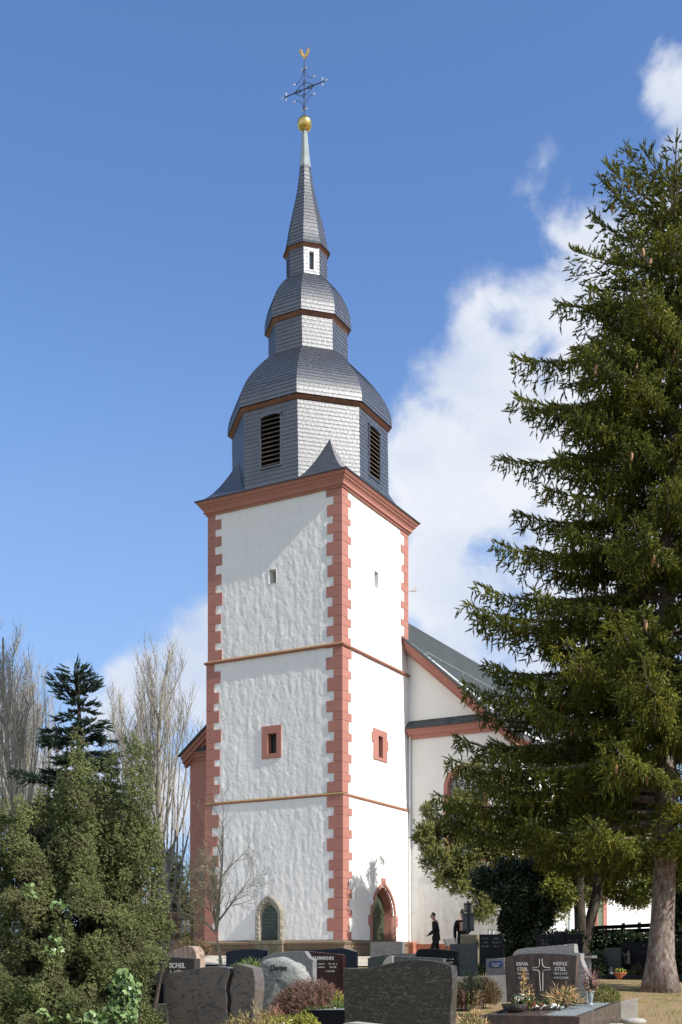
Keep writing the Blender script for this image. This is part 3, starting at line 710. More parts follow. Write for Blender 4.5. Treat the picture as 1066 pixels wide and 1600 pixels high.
# red corner strips and plinth
mb = MB(); mb.prism([(-NWL - .03, NY0 - .05), (-NWL + 1.3, NY0 - .05), (-NWL + 1.3, NY0 + .2), (-NWL - .03, NY0 + .2)], GB - .3, ZN - .05); part(mb, 'corner_pilaster', 'red')
mb = MB(); mb.box(HW + .06, NW + .07, NY0 - .07, NY0 + .1, GB - .4, ZP - .05); mb.box(NW - .1, NW + .07, NY0 + .1, NY1, GB - .4, ZP - .05); part(mb, 'nave_plinth', 'redplinth')
pcx, _ = hit(630, 1480, 'x', HW)
mb = MB(); mb.box(HW + .05, HW + .38, HL - .42, HL - .08, GB - .3, ZP + .03); part(mb, 'corner_pier', 'redplinth', bevel=.02)
# nave window
def round_window(cx_, name_loc=None):
    R_ = []; mb = MB()
    for ins, yy in [(0, NY0 + .03), (0, NY0 - .05), (.16, NY0 - .05), (.20, NY0 + .02), (.20, NY0 + .25)]:
        R_.append([(a, yy, z) for a, z in arch_pts(cx_, .92 - ins, nzb + ins, nzt - .92, nzt - ins, pointed=False)])
    n = len(R_[0]); mb.add([p for r in R_ for p in r], [(i*n+j, i*n+j+1, (i+1)*n+j+1, (i+1)*n+j) for i in range(len(R_)-1) for j in range(n-1)])
    mb.box(cx_ - .98, cx_ + .98, NY0 - .10, NY0 + .25, nzb - .02, nzb + .2)
    f = part(mb, 'nave_window', 'red')
    g = MB(); g.prismY(arch_pts(cx_, .73, nzb + .2, nzt - .92, nzt - .19, pointed=False), NY0 + .20, NY0 + .22); g.build('glass', M['paleglass'], f)
    b = MB()
    for k in (-.5, 0, .5): b.box(cx_ + k * .98 - .018, cx_ + k * .98 + .018, NY0 + .15, NY0 + .197, nzb + .2, nzt - .2 - (.25 if k else 0))
    zz = nzb + .55
    while zz < nzt - .3: b.box(cx_ - .7, cx_ + .7, NY0 + .16, NY0 + .195, zz - .012, zz + .012); zz += .48
    b.build('glazing_bars', M['iron'], f)
    t_ = MB(); t_.tube([(cx_ + .42 * math.cos(t), NY0 + .17, nzt - .92 + .42 * math.sin(t)) for t in np.linspace(0, math.pi, 12)], .018, 5); t_.build('tracery', M['iron'], f)
round_window(nwc); round_window(-nwc)
# south wall openings
sy0, sy1, sz0, sz1 = rect_px(930, 946, 1395, 1448, 'x', NW); sz1 = 6.2
mb = MB(); w0 = .28; mb.box(NW - .05, NW + .10, sy0, sy0 + w0 * .6, GB, sz1); mb.box(NW - .05, NW + .10, sy1 - w0 * 2.2, sy1, GB, sz1); mb.box(NW - .05, NW + .10, sy0 + w0*.6, sy1 - w0*2.2, sz1 - .3, sz1)
sd_ = part(mb, 'side_door', 'red'); mb = MB(); mb.box(NW + .0, NW + .05, sy0 + w0 * .6, sy1 - w0 * 2.2, GB, sz1 - .3); mb.build('door_leaf', mat('green_side_door', (.12, .17, .11), .5, .3), sd_)
dy, _z = hit(889, 1430, 'x', NW + .12)
mb = MB(); mb.tube([(NW + .12, dy, GB), (NW + .12, dy, ZN)], .06, 8); part(mb, 'downpipe', 'lead')
dy, _z = hit(641.5, 1200, 'y', NY0 - .1)
mb = MB(); mb.tube([(HW + .10, NY0 - .08, GB), (HW + .10, NY0 - .08, ZN + .2)], .035, 6); part(mb, 'tower_downpipe', 'white')
mb = MB(); c0 = Vector((HW + .2, HL + .15, hit(641, 922, 'y', NY0)[1])); 
for a_ in range(5): mb.tube([c0, c0 + Vector((.20 * math.cos(a_ * 1.3), -.1, .20 * math.sin(a_ * 1.3)))], [.014, .005], 5)
mb.tube([c0 + Vector((-.25, -.1, 0)), c0], .02, 5); part(mb, 'iron_bracket', 'palegold')

# snow guards and a lightning conductor on the visible roof slope
for rx in (5.9, 3.6):
    mb = MB(); mb.tube([(rx, NY0 + .2, roof_z(rx) + .12), (rx, NY1 - .4, roof_z(rx) + .12)], .02, 5)
    y = NY0 + .4
    while y < NY1 - .4: mb.tube([(rx, y, roof_z(rx) + .02), (rx, y, roof_z(rx) + .14)], .015, 4); y += 1.2
    part(mb, 'snow_guard', 'lead')
mb = MB(); mb.tube([(HW + .35, NY0 - .42, roof_z(HW + .35) + .07), (NW + .55, NY0 - .42, roof_z(NW + .55) + .07)], .012, 4); part(mb, 'lightning_conductor', 'lead')
# ================================================================ GROUND
def groundmat(k, P):
    a = k.noise(P, .35, 6, .6); b_ = k.noise(P, 2.2, 6, .65); c_ = k.noise(P, 22, 6, .7)
    soil = k.ramp(c_, [(.3, (.20, .135, .070)), (.55, (.34, .245, .135)), (.75, (.44, .34, .20))])
    grs = k.ramp(k.noise(P, 30, 5, .7), [(.3, (.075, .085, .018)), (.7, (.20, .21, .05))])
    sx = k.n('ShaderNodeSeparateXYZ'); k.l(P, sx.inputs[0])
    left = k.n('ShaderNodeMapRange'); k.l(sx.outputs[0], left.inputs[0]); left.inputs[1].default_value = 2.2; left.inputs[2].default_value = -.6
    m_ = k.math('ADD', k.math('MULTIPLY', left.outputs[0], .7), k.ramp(b_, [(.50, 0.0), (.66, .7)]), clamp=True)
    c = k.mix(m_, soil, grs); 
    return {'c': c, 'h': k.math('ADD', c_, b_), 's': .8, 'd': .04}
M['ground'] = mat('dry_soil_and_grass', groundmat, .95, .1)
M['path'] = mat('pale_gravel', speck((.40, .36, .29), (.56, .51, .42), 18, .5, .01), .95, .1)
ys = [-60, -20, -5, 0] + [4 + .5 * i for i in range(100)] + [56, 60, 70, 90, 150, 400, 1500, 5000]
xs = [-4000, -900, -200, -60, -30, -20] + [-14 + .5 * i for i in range(60)] + [18, 25, 40, 80, 300, 1200, 4000]
mb = MB(); n = len(xs)
for y in ys:
    for x in xs:
        nz = noise.noise(Vector((x * .9, y * .9, 0))) * .02 + noise.noise(Vector((x * .25, y * .25, 3))) * .03 if -14 <= x <= 18 and 4 <= y <= 50 else 0
        mb.v.append((x, y, ground(x, y) + nz))
for i in range(len(ys) - 1):
    for j in range(n - 1): mb.f.append((i*n+j, i*n+j+1, (i+1)*n+j+1, (i+1)*n+j))
tag(mb.build('ground', M['ground'], smooth=True, recalc=False), kind='structure')
mb = MB(); A = [(-14, 41), (-7, 40.0), (-2, 37.6), (3, 37.4), (9, 34.5), (9, 30.5), (3, 33.4), (-2, 34.6), (-7, 36.4), (-14, 37)]
top = []
N = 24
Lf = [(-16, 47.5), (-5.5, 44.4), (-.3, 41.4), (2.6, 45.2), (6.5, 43.2), (12, 41)]; Nr = [(-16, 39), (-7, 37.0), (-1, 35.2), (3, 35.6), (7, 35.0), (12, 33.5)]
vs = []
for (x, y), (u, v_) in zip(Lf, Nr):
    for k in range(9): t = k / 8; X, Y = x + (u - x) * t, y + (v_ - y) * t; vs.append((X, Y, ground(X, Y) + .045))
mb.add(vs, [(i*9+j, i*9+j+1, (i+1)*9+j+1, (i+1)*9+j) for i in range(len(Lf)-1) for j in range(8)])
tag(mb.build('path', M['path'], smooth=True, recalc=False), kind='structure')
# grass blades where the ground is seen
tv = [(-.5, 0, 0), (.5, 0, 0), (.15, .3, 1.0)]; tf = [(0, 1, 2)]
def blades(n, x0, x1, y0, y1, dens):
    p = []
    while len(p) < n:
        x, y = random.uniform(x0, x1), random.uniform(y0, y1)
        if noise.noise(Vector((x * 1.3, y * 1.3, 5))) + dens > random.uniform(-.3, .5): p.append((x, y, ground(x, y) + .0))
    return p
pp = np.array(blades(9000, -4.5, 0, 12.5, 21, .5) + blades(5000, 3.0, 8, 15, 30, -.15)); nb = len(pp)
D = np.stack([RNG.normal(0, .35, nb), RNG.normal(0, .35, nb), np.ones(nb)], 1)
tvs = [(-.09, 0, 0), (.09, 0, 0), (.03, .1, 1.0)]
M['blade'] = mat('grass_blades', lambda k, P: k.ramp(k.noise(P, 2.5, 4), [(.35, (.10, .13, .02)), (.6, (.24, .25, .06)), (.8, (.38, .32, .14))]), .7, .2)
tag(scatter_mesh('grass', tvs, tf, pp, D, RNG.uniform(.03, .075, nb), M['blade']), 'short yellow green grass tufts on the cemetery ground', 'grass', kind='stuff')
# ================================================================ VEGETATION
def leafmat(name, dark, mid, light, scale=2.5, rough=.55, spec=.3, transl=.0, alt=None):
    def f(k, P):
        rp = k.n('ShaderNodeNewGeometry').outputs['Random Per Island']
        nn = k.math('ADD', k.math('MULTIPLY', k.noise(P, scale, 4, .6), .75), k.math('MULTIPLY', rp, .3))
        c = k.ramp(nn, [(.30, dark), (.52, mid), (.78, light)])
        if alt: c = k.mix(k.ramp(k.noise(P, scale * .6, 3), [(.52, 0.0), (.64, .85)]), c, alt)
        return c
    m = mat(name, f, rough, spec); t = m.node_tree; b = [n for n in t.nodes if n.type == 'BSDF_PRINCIPLED'][0]
    if transl:
        tr = t.nodes.new('ShaderNodeBsdfTranslucent'); mx = t.nodes.new('ShaderNodeMixShader'); mx.inputs[0].default_value = transl
        src = b.inputs['Base Color'].links[0].from_socket; t.links.new(src, tr.inputs[0]); out = [n for n in t.nodes if n.type == 'OUTPUT_MATERIAL'][0]
        t.links.new(b.outputs[0], mx.inputs[1]); t.links.new(tr.outputs[0], mx.inputs[2]); t.links.new(mx.outputs[0], out.inputs[0])
    return m
def barkmat(name, c1, c2, c3, zs=.25, sc=9, alt=None):
    def f(k, P):
        q = k.mapping(P, (1, 1, zs)); a = k.noise(q, sc, 7, .7, .4); b_ = k.noise(q, sc * 2.6, 5, .6)
        c = k.ramp(a, [(.34, c1), (.5, c2), (.66, c3)])
        return {'c': c, 'h': k.math('ADD', a, k.math('MULTIPLY', b_, .5)), 's': .9, 'd': .04}
    return mat(name, f, .9, .15)
M['spruce_bark'] = barkmat('spruce_bark', (.11, .060, .045), (.22, .175, .15), (.36, .33, .30), .45, 13)
M['grey_bark'] = barkmat('grey_bark', (.03, .026, .020), (.062, .052, .040), (.11, .095, .075), .25, 8)
M['poplar_bark'] = barkmat('poplar_bark', (.20, .18, .145), (.33, .30, .25), (.48, .44, .38), .2, 5)
M['young_bark'] = barkmat('young_bark', (.20, .18, .11), (.36, .32, .22), (.48, .44, .34), .3, 9)
M['needle'] = leafmat('spruce_needles', (.034, .052, .012), (.13, .155, .022), (.38, .355, .055), 1.1, .5, .35, .22)
M['blueneedle'] = leafmat('blue_fir_needles', (.012, .024, .016), (.028, .050, .032), (.065, .095, .055), 2.0, .5, .3, .05)
M['cypress'] = leafmat('cypress_foliage', (.045, .064, .022), (.130, .158, .056), (.32, .335, .140), 3.0, .65, .2, .12, alt=(.165, .150, .075))
M['yewleaf'] = leafmat('yew_foliage', (.05, .066, .016), (.16, .175, .045), (.33, .31, .10), 1.6, .5, .35, .15)
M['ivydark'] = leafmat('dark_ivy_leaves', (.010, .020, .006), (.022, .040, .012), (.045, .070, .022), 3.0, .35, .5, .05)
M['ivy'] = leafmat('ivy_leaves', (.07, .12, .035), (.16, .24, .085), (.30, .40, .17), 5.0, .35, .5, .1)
M['cone'] = mat('spruce_cone', speck((.30, .17, .09), (.46, .29, .17), 40, .4), .7, .2)
M['twig'] = mat('bare_twigs', speck((.15, .11, .07), (.27, .21, .14), 3), .85, .2)

# twig templates -------------------------------------------------
def bottlebrush(n=11, w=.15, ln=.34, seed=1):
    r = random.Random(seed); v = [(0, 0, -.05), (.095, 0, .3), (0, 0, 1.0), (-.095, 0, .3), (0, .095, .4), (0, -.095, .4)]; f = [(0, 1, 2), (0, 2, 3), (0, 4, 2), (0, 2, 5)]
    for i in range(n):
        h = (i + .3) / n * .95; a = i * 2.4 + r.uniform(-.3, .3); L = ln * (1 - .45 * h) * r.uniform(.8, 1.15)
        d = Vector((math.cos(a), math.sin(a), .7)).normalized(); s_ = Vector((-math.sin(a), math.cos(a), 0)) * w
        b = Vector((0, 0, h)); k = len(v)
        v += [tuple(b - s_ * .5), tuple(b + s_ * .5), tuple(b + d * L)]; f.append((k, k + 1, k + 2))
    v = [tuple(p) for p in v]; return v, f
BB_V, BB_F = bottlebrush()

def rotz(v, a): return Vector((v.x * math.cos(a) - v.y * math.sin(a), v.x * math.sin(a) + v.y * math.cos(a), v.z))
def conifer(name, label, base, top, trunk_r, levels, lenfun, seed, needle, bark, twig=.17, group=None, cones=0, extra=(), sp=.125, droop=.27, cat='tree', fingers=True, phase=0, hang=1.0, lenvar=(.62, 1.04)):
    rnd = random.Random(seed); base = Vector(base); top = Vector(top)
    root = empty(name, base, 0, label, cat, group)
    def axis(z): t = (z - base.z) / (top.z - base.z); return base.lerp(top, t)
    tm = MB(); pts = []; rad = []
    H = top.z - base.z
    for i in range(25):
        t = i / 24; p = base.lerp(top, t) - base
        p += Vector((noise.noise(Vector((t * 3, seed, 0))) * .12 * H / 15, noise.noise(Vector((t * 3, seed, 7))) * .12 * H / 15, 0)) * min(1, t * 4)
        pts.append(p); rad.append(trunk_r * (1 - t) ** .85 + .015 + trunk_r * .75 * math.exp(-t * H / .45))
    rings = []
    for p, r in zip(pts, rad):
        ring = []
        for j in range(20):
            a = 6.28318 * j / 20; fl = 1 + .20 * max(0, math.cos(a * 4 + seed)) * math.exp(-(p.z) / .5) + .05 * noise.noise(Vector((math.cos(a) * 2, math.sin(a) * 2, p.z * 2)))
            ring.append((p.x + math.cos(a) * r * fl, p.y + math.sin(a) * r * fl, p.z - (.15 if p.z < .01 else 0)))
        rings.append(ring)
    tm.loft(rings); tm.build('trunk', bark, root, smooth=True)
    bm_ = MB(); TP = []; TD = []; TS = []; conep = []
    branches = []
    for (z, nb) in levels:
        a0 = rnd.uniform(0, 6.283)
        for b in range(nb):
            az = a0 + 6.283 * b / nb + rnd.uniform(-.35, .35)
            branches.append((z + rnd.uniform(-.12, .12), az, lenfun(z, az) * rnd.uniform(*lenvar)))
    branches += list(extra)
    for z, az, L in branches:
        if L < .15: continue
        o = axis(z) - base; d = Vector((math.cos(az), math.sin(az), 0)); sd_ = Vector((-d.y, d.x, 0))
        tz = (z - base.z) / H; dr = droop * (1.25 - tz) * rnd.uniform(.75, 1.2); bend = rnd.uniform(-.12, .12)
        n = max(5, int(L / .3)); bp = []
        for i in range(n + 1):
            t = i / n; zz = L * (.12 * t - dr * 1.5 * t * t + dr * 1.15 * t ** 4) if tz < .88 else L * (.35 * t + .35 * t * t)
            bp.append(o + d * (L * t) + sd_ * (bend * L * t * t) + Vector((0, 0, zz)))
        bm_.tube(bp, [max(.010, .018 * L * (1 - i / n) + .006) for i in range(n + 1)], 4, cap=False)
        def bpt(t):
            x = t * n; i = min(n - 1, int(x)); return bp[i].lerp(bp[i + 1], x - i), (bp[i + 1] - bp[i]).normalized()
        s = L * (.12 if L > 1 else .05); k = 0
        while s < L:
            t = s / L; p, tg = bpt(t)
            env = (min(1, .35 + t * 1.3)) * (1 - t) ** .6
            sl = max(.16, (.20 + .40 * L ** .62 * env) * rnd.uniform(.6, 1.15))
            for side in (-1, 1):
                ang = rnd.uniform(.6, 1.1); q = (tg * math.cos(ang) + sd_ * side * math.sin(ang)).normalized()
                m_ = max(2, int(sl / .085))
                for i in range(1, m_ + 1):
                    u = i / m_; sag = -.50 * sl * u * u * hang
                    w_ = p + q * (sl * u) + Vector((0, 0, sag))
                    if rnd.random() < .08: continue
                    dd = Vector((q.x * .7 + rnd.uniform(-.45, .45), q.y * .7 + rnd.uniform(-.45, .45), rnd.uniform(-.95, .45) * hang + (.35 if tz > .85 else 0)))
                    TP.append(w_); TD.append(dd); TS.append(twig * rnd.uniform(.8, 1.3))
                    if hang > .5:
                        e = w_ + Vector((rnd.uniform(-.04, .04), rnd.uniform(-.04, .04), 0)); nh = rnd.choice((0, 0, 1, 1, 2)) if tz < .85 else 0
                        nh = int(nh * min(1.15, .35 + L / 3.2) + .3)
                        for h_ in range(nh):
                            hd = Vector((rnd.uniform(-.5, .5), rnd.uniform(-.5, .5), -1)); TP.append(e); TD.append(hd); TS.append(twig * rnd.uniform(.75, 1.2)); e = e + hd.normalized() * twig * .8
                TP.append(p + q * sl * .9 + Vector((0, 0, -.4 * sl * hang))); TD.append(q + Vector((0, 0, .15))); TS.append(twig)
            if t > .3 and cones and rnd.random() < .3 and z > base.z + H * .22 and math.sin(az) < .3: conep.append(p + sd_ * rnd.uniform(-.3, .3) + Vector((0, 0, -.08)))
            # tuft along the axis, upright on top
            TP.append(p); TD.append(tg + Vector((rnd.uniform(-.5, .5), rnd.uniform(-.5, .5), .55))); TS.append(twig * .9)
            s += sp * rnd.uniform(.8, 1.2); k += 1
        p, tg = bpt(.999); 
        for j in range(5): TP.append(p - tg * .08 * j); TD.append(tg + Vector((rnd.uniform(-.5, .5), rnd.uniform(-.5, .5), rnd.uniform(.0, .7)))); TS.append(twig * 1.15)
    for i in range(10): TP.append(axis(top.z - .08 * i) - base); TD.append(Vector((rnd.uniform(-.6, .6), rnd.uniform(-.6, .6), 1))); TS.append(twig * 1.2)
    bm_.build('branches', bark, root)
    scatter_mesh('crown', BB_V, BB_F, np.array([tuple(p) for p in TP]), np.array([tuple(p) for p in TD]), np.array(TS), needle, root)
    if cones:
        rnd.shuffle(conep); cm = None
        front = [c for c in conep if c.y < .6][:cones]
        for c in front:
            if cm is None:
                b = MB(); b.lathe([(.004, 0), (.018, -.01), (.024, -.05), (.022, -.10), (.012, -.145), (.002, -.16)], 7); cm = b.build('cone', M['cone'], root, smooth=True); o = cm
            else: o = cm.copy(); COL.objects.link(o); o.parent = root
            o.location = c; o.rotation_euler = (rnd.uniform(-.2, .2), rnd.uniform(-.2, .2), rnd.uniform(0, 6)); o.scale = (1.5, 1.5, 1.45)
    return root, len(TP)

# ---- the big spruce on the right
sb = Vector((7.05, 26.0, ground(7, 26))); st = Vector((7.45, 26.2, EYE + (HOR - 252) * 26 / F))
def pxlen(tab, Y, xt0=1040):
    """crown half-width (m) against height from measured (row, column) pairs of its left outline"""
    T = sorted([(EYE + (HOR - y) * Y / F, (xt - x) * Y / F) for y, x, xt in tab])
    def f(z, az=0):
        if z <= T[0][0]: return T[0][1]
        for (a, va), (b, vb) in zip(T, T[1:]):
            if z <= b: return va + (vb - va) * (z - a) / (b - a)
        return max(0, T[-1][1] * .3)
    return f
tab = [(262, 1015, 1060), (300, 985, 1058), (340, 950, 1057), (400, 918, 1056), (440, 885, 1055), (520, 862, 1053), (600, 812, 1051), (680, 800, 1049), (760, 795, 1047), (850, 790, 1046), (930, 760, 1044), (1010, 728, 1042), (1100, 725, 1040), (1180, 712, 1038), (1260, 715, 1036), (1330, 730, 1034), (1400, 790, 1032)]
sl_ = pxlen(tab, 26)
lv = []; z = EYE + (HOR - 1325) * 26 / F
while z < st.z - .3:
    t = (z - 4) / (st.z - 4); lv.append((z, 6)); z += random.choice((.30, .46, .62)) * (1 - .35 * t)
def slen(z, az):
    L = sl_(z - .3)
    return L * (.94 if math.cos(az) < -.3 else .86)
L_ = Vector((-1, 0, 0))
tips = [(430, 884), (575, 808), (668, 800), (728, 784), (830, 812), (890, 775), (955, 748), (1000, 722), (1110, 725), (1170, 716), (370, 940), (490, 880), (1060, 765), (1230, 700), (1275, 690), (1310, 720), (1190, 850), (1110, 960)]
extra = []
for (py, px) in tips:
    zt = EYE + (HOR - py) * 26 / F; xt = 1034 + 24 * (1 - (py - 200) / 1350); L = (xt - px) * 26 / F
    extra.append((zt + L * .07, math.pi + random.uniform(-.18, .12), L))
root, nt = conifer('spruce_tree', 'tall spruce with hanging brown cones and bare scaly lower trunk', sb, st, .26, lv, slen, 5, M['needle'], M['spruce_bark'], twig=.175, cones=95, extra=extra)
print('spruce twigs', nt)
# ---- dark fir behind the left bush
fb = Vector((-5.55, 25.5, ground(-5, 25))); ft = Vector((-5.72, 25.5, EYE + (HOR - 1036) * 25.5 / F))
fl = pxlen([(1036, 118, 122), (1060, 100, 120), (1095, 62, 118), (1115, 80, 118), (1140, 55, 118), (1160, 70, 118), (1200, 38, 116), (1260, 0, 116)], 25.5)
lv = []; z = 4.4
while z < ft.z - .15: lv.append((z, random.choice((2, 3, 4)))); z += random.uniform(.11, .27)
conifer('fir_tree', 'dark blue green fir with a ragged top behind the tall cypress bush', fb, ft, .13, lv, lambda z, a: fl(z) * .9, 9, M['blueneedle'], M['grey_bark'], twig=.17, sp=.06, droop=.12, hang=.40, lenvar=(.40, 1.12))

# ---- leafy crowns built from clumps
LEAF = ([(0, 0, 0), (.30, -.03, .45), (0, .04, 1), (-.30, -.03, .45)], [(0, 1, 2), (0, 2, 3)])
def sprigT(n=8, seed=3, w=.12, ln=.5, flat=1.0):
    r = random.Random(seed); v = []; f = []
    for i in range(n):
        h = i / n * .75; a = i * 2.4; L = ln * r.uniform(.7, 1.2); d = Vector((math.cos(a), math.sin(a) * flat, .9 + .5 * h)).normalized(); s_ = Vector((-math.sin(a), math.cos(a), 0)) * w; b = Vector((0, 0, h)); k = len(v)
        v += [tuple(b), tuple(b + d * L * .5 + s_), tuple(b + d * L), tuple(b + d * L * .5 - s_)]; f += [(k, k+1, k+2), (k, k+2, k+3)]
    return v, f
SPRIG = sprigT(); PLUME = sprigT(9, 5, .085, .42); BROAD = sprigT(5, 8, .24, .75); PLUME5 = sprigT(6, 5, .12, .5)
def shell(blobs, dens, up=.4, jitter=.10, inner=.35, nscale=3.0, namp=.22):
    """positions and directions over a set of ellipsoid clumps; blobs: (x,y,z, rx,ry,rz)"""
    PP = []; DD = []
    for (x, y, z, rx, ry, rz) in blobs:
        area = 4 * math.pi * ((rx*ry)**1.6 / 3 + (rx*rz)**1.6 / 3 + (ry*rz)**1.6 / 3) ** (1/1.6); n = int(area * dens)
        N = RNG.normal(size=(n, 3)); N /= np.linalg.norm(N, axis=1, keepdims=True)
        depth = 1 - np.abs(RNG.normal(0, inner * .5, n)); 
        for i in range(n):
            q = Vector(N[i]); k = 1 + namp * noise.noise(q * nscale + Vector((x, y, z)) * 3) * 2
            PP.append((x + q.x * rx * depth[i] * k, y + q.y * ry * depth[i] * k, z + q.z * rz * depth[i] * k))
            DD.append((q.x / rx * .3 + RNG.normal(0, .35), q.y / ry * .3 + RNG.normal(0, .35), q.z / rz * .3 + up + RNG.normal(0, .3)))
    return np.array(PP), np.array(DD)
def crown(name, blobs, dens, size, tmpl, m, parent, **kw):
    p, d = shell(blobs, dens, **kw); return scatter_mesh(name, tmpl[0], tmpl[1], p, d, RNG.uniform(.7, 1.3, len(p)) * size, m, parent)

# ---- big cypress bush, left foreground: many upright plumes
rnd = random.Random(21); Yb = 14.2
bush = empty('cypress_bush', (-2.95, Yb, ground(-3, Yb)), 0, 'big bushy olive green cypress with many upright plumes filling the left foreground', 'shrub')
bl0 = bush.location
outl = [(-60, 1260), (0, 1250), (30, 1238), (62, 1222), (95, 1195), (122, 1152), (150, 1182), (172, 1178), (188, 1185), (207, 1158), (228, 1178), (232, 1240), (248, 1290), (262, 1340), (270, 1400), (266, 1450), (262, 1480), (250, 1520), (235, 1560), (205, 1600), (190, 1650)]
def top_at(px):
    best = 1700
    for (a, ya), (b, yb) in zip(outl[:13], outl[1:14]):
        if a <= px <= b: return ya + (yb - ya) * (px - a) / (b - a)
    return 1290 if px > 248 else 1260
blobs = []
def plume(px, ptop, pbot, Y, r):
    """an upright column of small cauliflower clumps between two picture rows at depth Y"""
    z1 = EYE + (HOR - ptop) * Y / F; z0 = EYE + (HOR - pbot) * Y / F; x = PX(px, Y); H_ = z1 - z0; n = max(7, int(H_ * r * 105)); ph = rnd.uniform(0, 6)
    for i in range(n):
        t = (i + rnd.random()) / n; R_ = r * (1 - .80 * t ** 2.4) * (.75 + .25 * min(1, t * 4)); a = ph + i * 2.4; q = rnd.uniform(.62, 1.0); k = rnd.uniform(.075, .125) * (1 - .35 * t)
        yy = -abs(math.sin(a)) if rnd.random() < .75 else abs(math.sin(a))
        if noise.noise(Vector((x * 2.6 + math.cos(a) * R_ * 2, Y * 3, (z0 + H_ * t) * 2.2))) < -.12 and ptop > 1215: continue
        blobs.append((x + math.cos(a) * R_ * q - bl0.x, Y + yy * R_ * q - bl0.y, z0 + (H_ - k) * t - bl0.z, k, k, k * rnd.uniform(.9, 1.4)))
for px, y, r in [(122, 1142, .15), (100, 1198, .13), (145, 1182, .12), (174, 1174, .14), (208, 1146, .115), (226, 1160, .09), (66, 1225, .15), (32, 1245, .15), (0, 1252, .17), (-35, 1258, .2), (84, 1250, .15), (136, 1250, .15), (236, 1262, .11), (247, 1300, .11), (200, 1240, .14)]:
    plume(px, y, y + 210, Yb + rnd.uniform(.0, .5), r)
for row, (ya, Yd) in enumerate([(1275, .45), (1315, .2), (1360, .0), (1410, -.15), (1455, -.3), (1505, -.42), (1550, -.5), (1590, -.5)]):
    right = [256, 268, 276, 274, 262, 245, 225, 210][row]
    px = -60 + rnd.uniform(0, 20)
    while px < right - 14:
        r = rnd.uniform(.13, .22); Y = Yb + Yd + (abs(px - 110) / 170) ** 2 * .5 + rnd.uniform(-.30, .30)
        if not (150 < px < 215 and row >= 5):
            p_ = min(px + rnd.uniform(-8, 8), right - r * F / Y * .72); plume(p_, ya + rnd.uniform(-25, 22), ya + rnd.uniform(50, 110), Y, r)
        px += r * 215 + rnd.uniform(-4, 14)
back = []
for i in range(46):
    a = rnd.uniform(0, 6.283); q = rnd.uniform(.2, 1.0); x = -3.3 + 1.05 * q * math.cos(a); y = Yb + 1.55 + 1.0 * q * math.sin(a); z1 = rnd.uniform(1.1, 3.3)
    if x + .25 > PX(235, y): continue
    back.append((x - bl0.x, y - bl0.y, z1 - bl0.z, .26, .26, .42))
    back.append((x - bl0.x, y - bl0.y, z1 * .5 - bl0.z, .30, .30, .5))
crown('foliage', blobs, 1000, .045, PLUME5, M['cypress'], bush, up=.6, inner=.2, nscale=3.2, namp=.2)
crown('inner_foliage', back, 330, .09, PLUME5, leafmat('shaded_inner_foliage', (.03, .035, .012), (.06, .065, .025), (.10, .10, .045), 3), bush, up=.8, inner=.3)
mb = MB()
for i in range(9):
    x = rnd.uniform(-3.6, -2.6) - bl0.x; y = rnd.uniform(-.2, .8)
    mb.tube([(x * .5, y * .4 + .2, -.2), (x * .8, y + .8, .7), (x, y + .9, 1.4)], [.07, .05, .02], 6)
mb.tube([(.55, -.25, .2), (.75, -.3, .7), (.85, -.3, 1.25)], [.035, .03, .015], 6)
mb.build('stems', M['grey_bark'], bush)
# ivy climbing in it
IVY = ([(0, 0, 0), (.45, -.05, .15), (.28, .02, .42), (.42, -.06, .75), (.12, .03, .68), (0, -.05, 1.05), (-.12, .03, .68), (-.42, -.06, .75), (-.28, .02, .42), (-.45, -.05, .15)],
       [(0, 1, 2), (2, 3, 4), (4, 5, 6), (6, 7, 8), (8, 9, 0), (0, 2, 8), (2, 4, 8), (4, 6, 8)])
ivy = empty('ivy', (PX(190, 13.4), 13.4, ground(-2.5, 13.4)), 0, 'light green ivy with large lobed leaves climbing at the foot of the cypress bush', 'climbing plant')
pp = []; dd = []; ss = []
for (cx_, cy_, rx, ry, n, Y) in [(192, 1558, 26, 46, 260, 13.35), (178, 1590, 36, 20, 90, 13.2), (80, 1475, 20, 14, 22, 13.5), (48, 1388, 14, 14, 16, 13.6), (92, 1410, 12, 10, 10, 13.6), (130, 1588, 30, 12, 30, 13.3), (75, 1583, 20, 10, 14, 13.3)]:
    for i in range(n):
        a = rnd.uniform(0, 6.283); q = math.sqrt(rnd.random()); Y_ = Y + rnd.uniform(-.12, .12)
        p = P3(cx_ + rx * q * math.cos(a), cy_ + ry * q * math.sin(a), Y_) - ivy.location
        pp.append(tuple(p)); dd.append((rnd.uniform(-.6, .9), rnd.uniform(-.5, .3), rnd.uniform(-1, -.2))); ss.append(rnd.uniform(.05, .10))
D = np.array(dd); 
# ivy leaves face outwards (towards -y): fixed roll
scatter_mesh('leaves', IVY[0], IVY[1], np.array(pp), D, np.array(ss), M['ivy'], ivy, roll=RNG.normal(0, .5, len(pp)))
mb = MB(); 
for i in range(7): 
    x = rnd.uniform(-.18, .18); mb.tube([(x, .05, 0), (x + rnd.uniform(-.1, .1), 0, .5), (x + rnd.uniform(-.15, .15), .02, .95)], .008, 5)
mb.build('vines', M['grey_bark'], ivy)

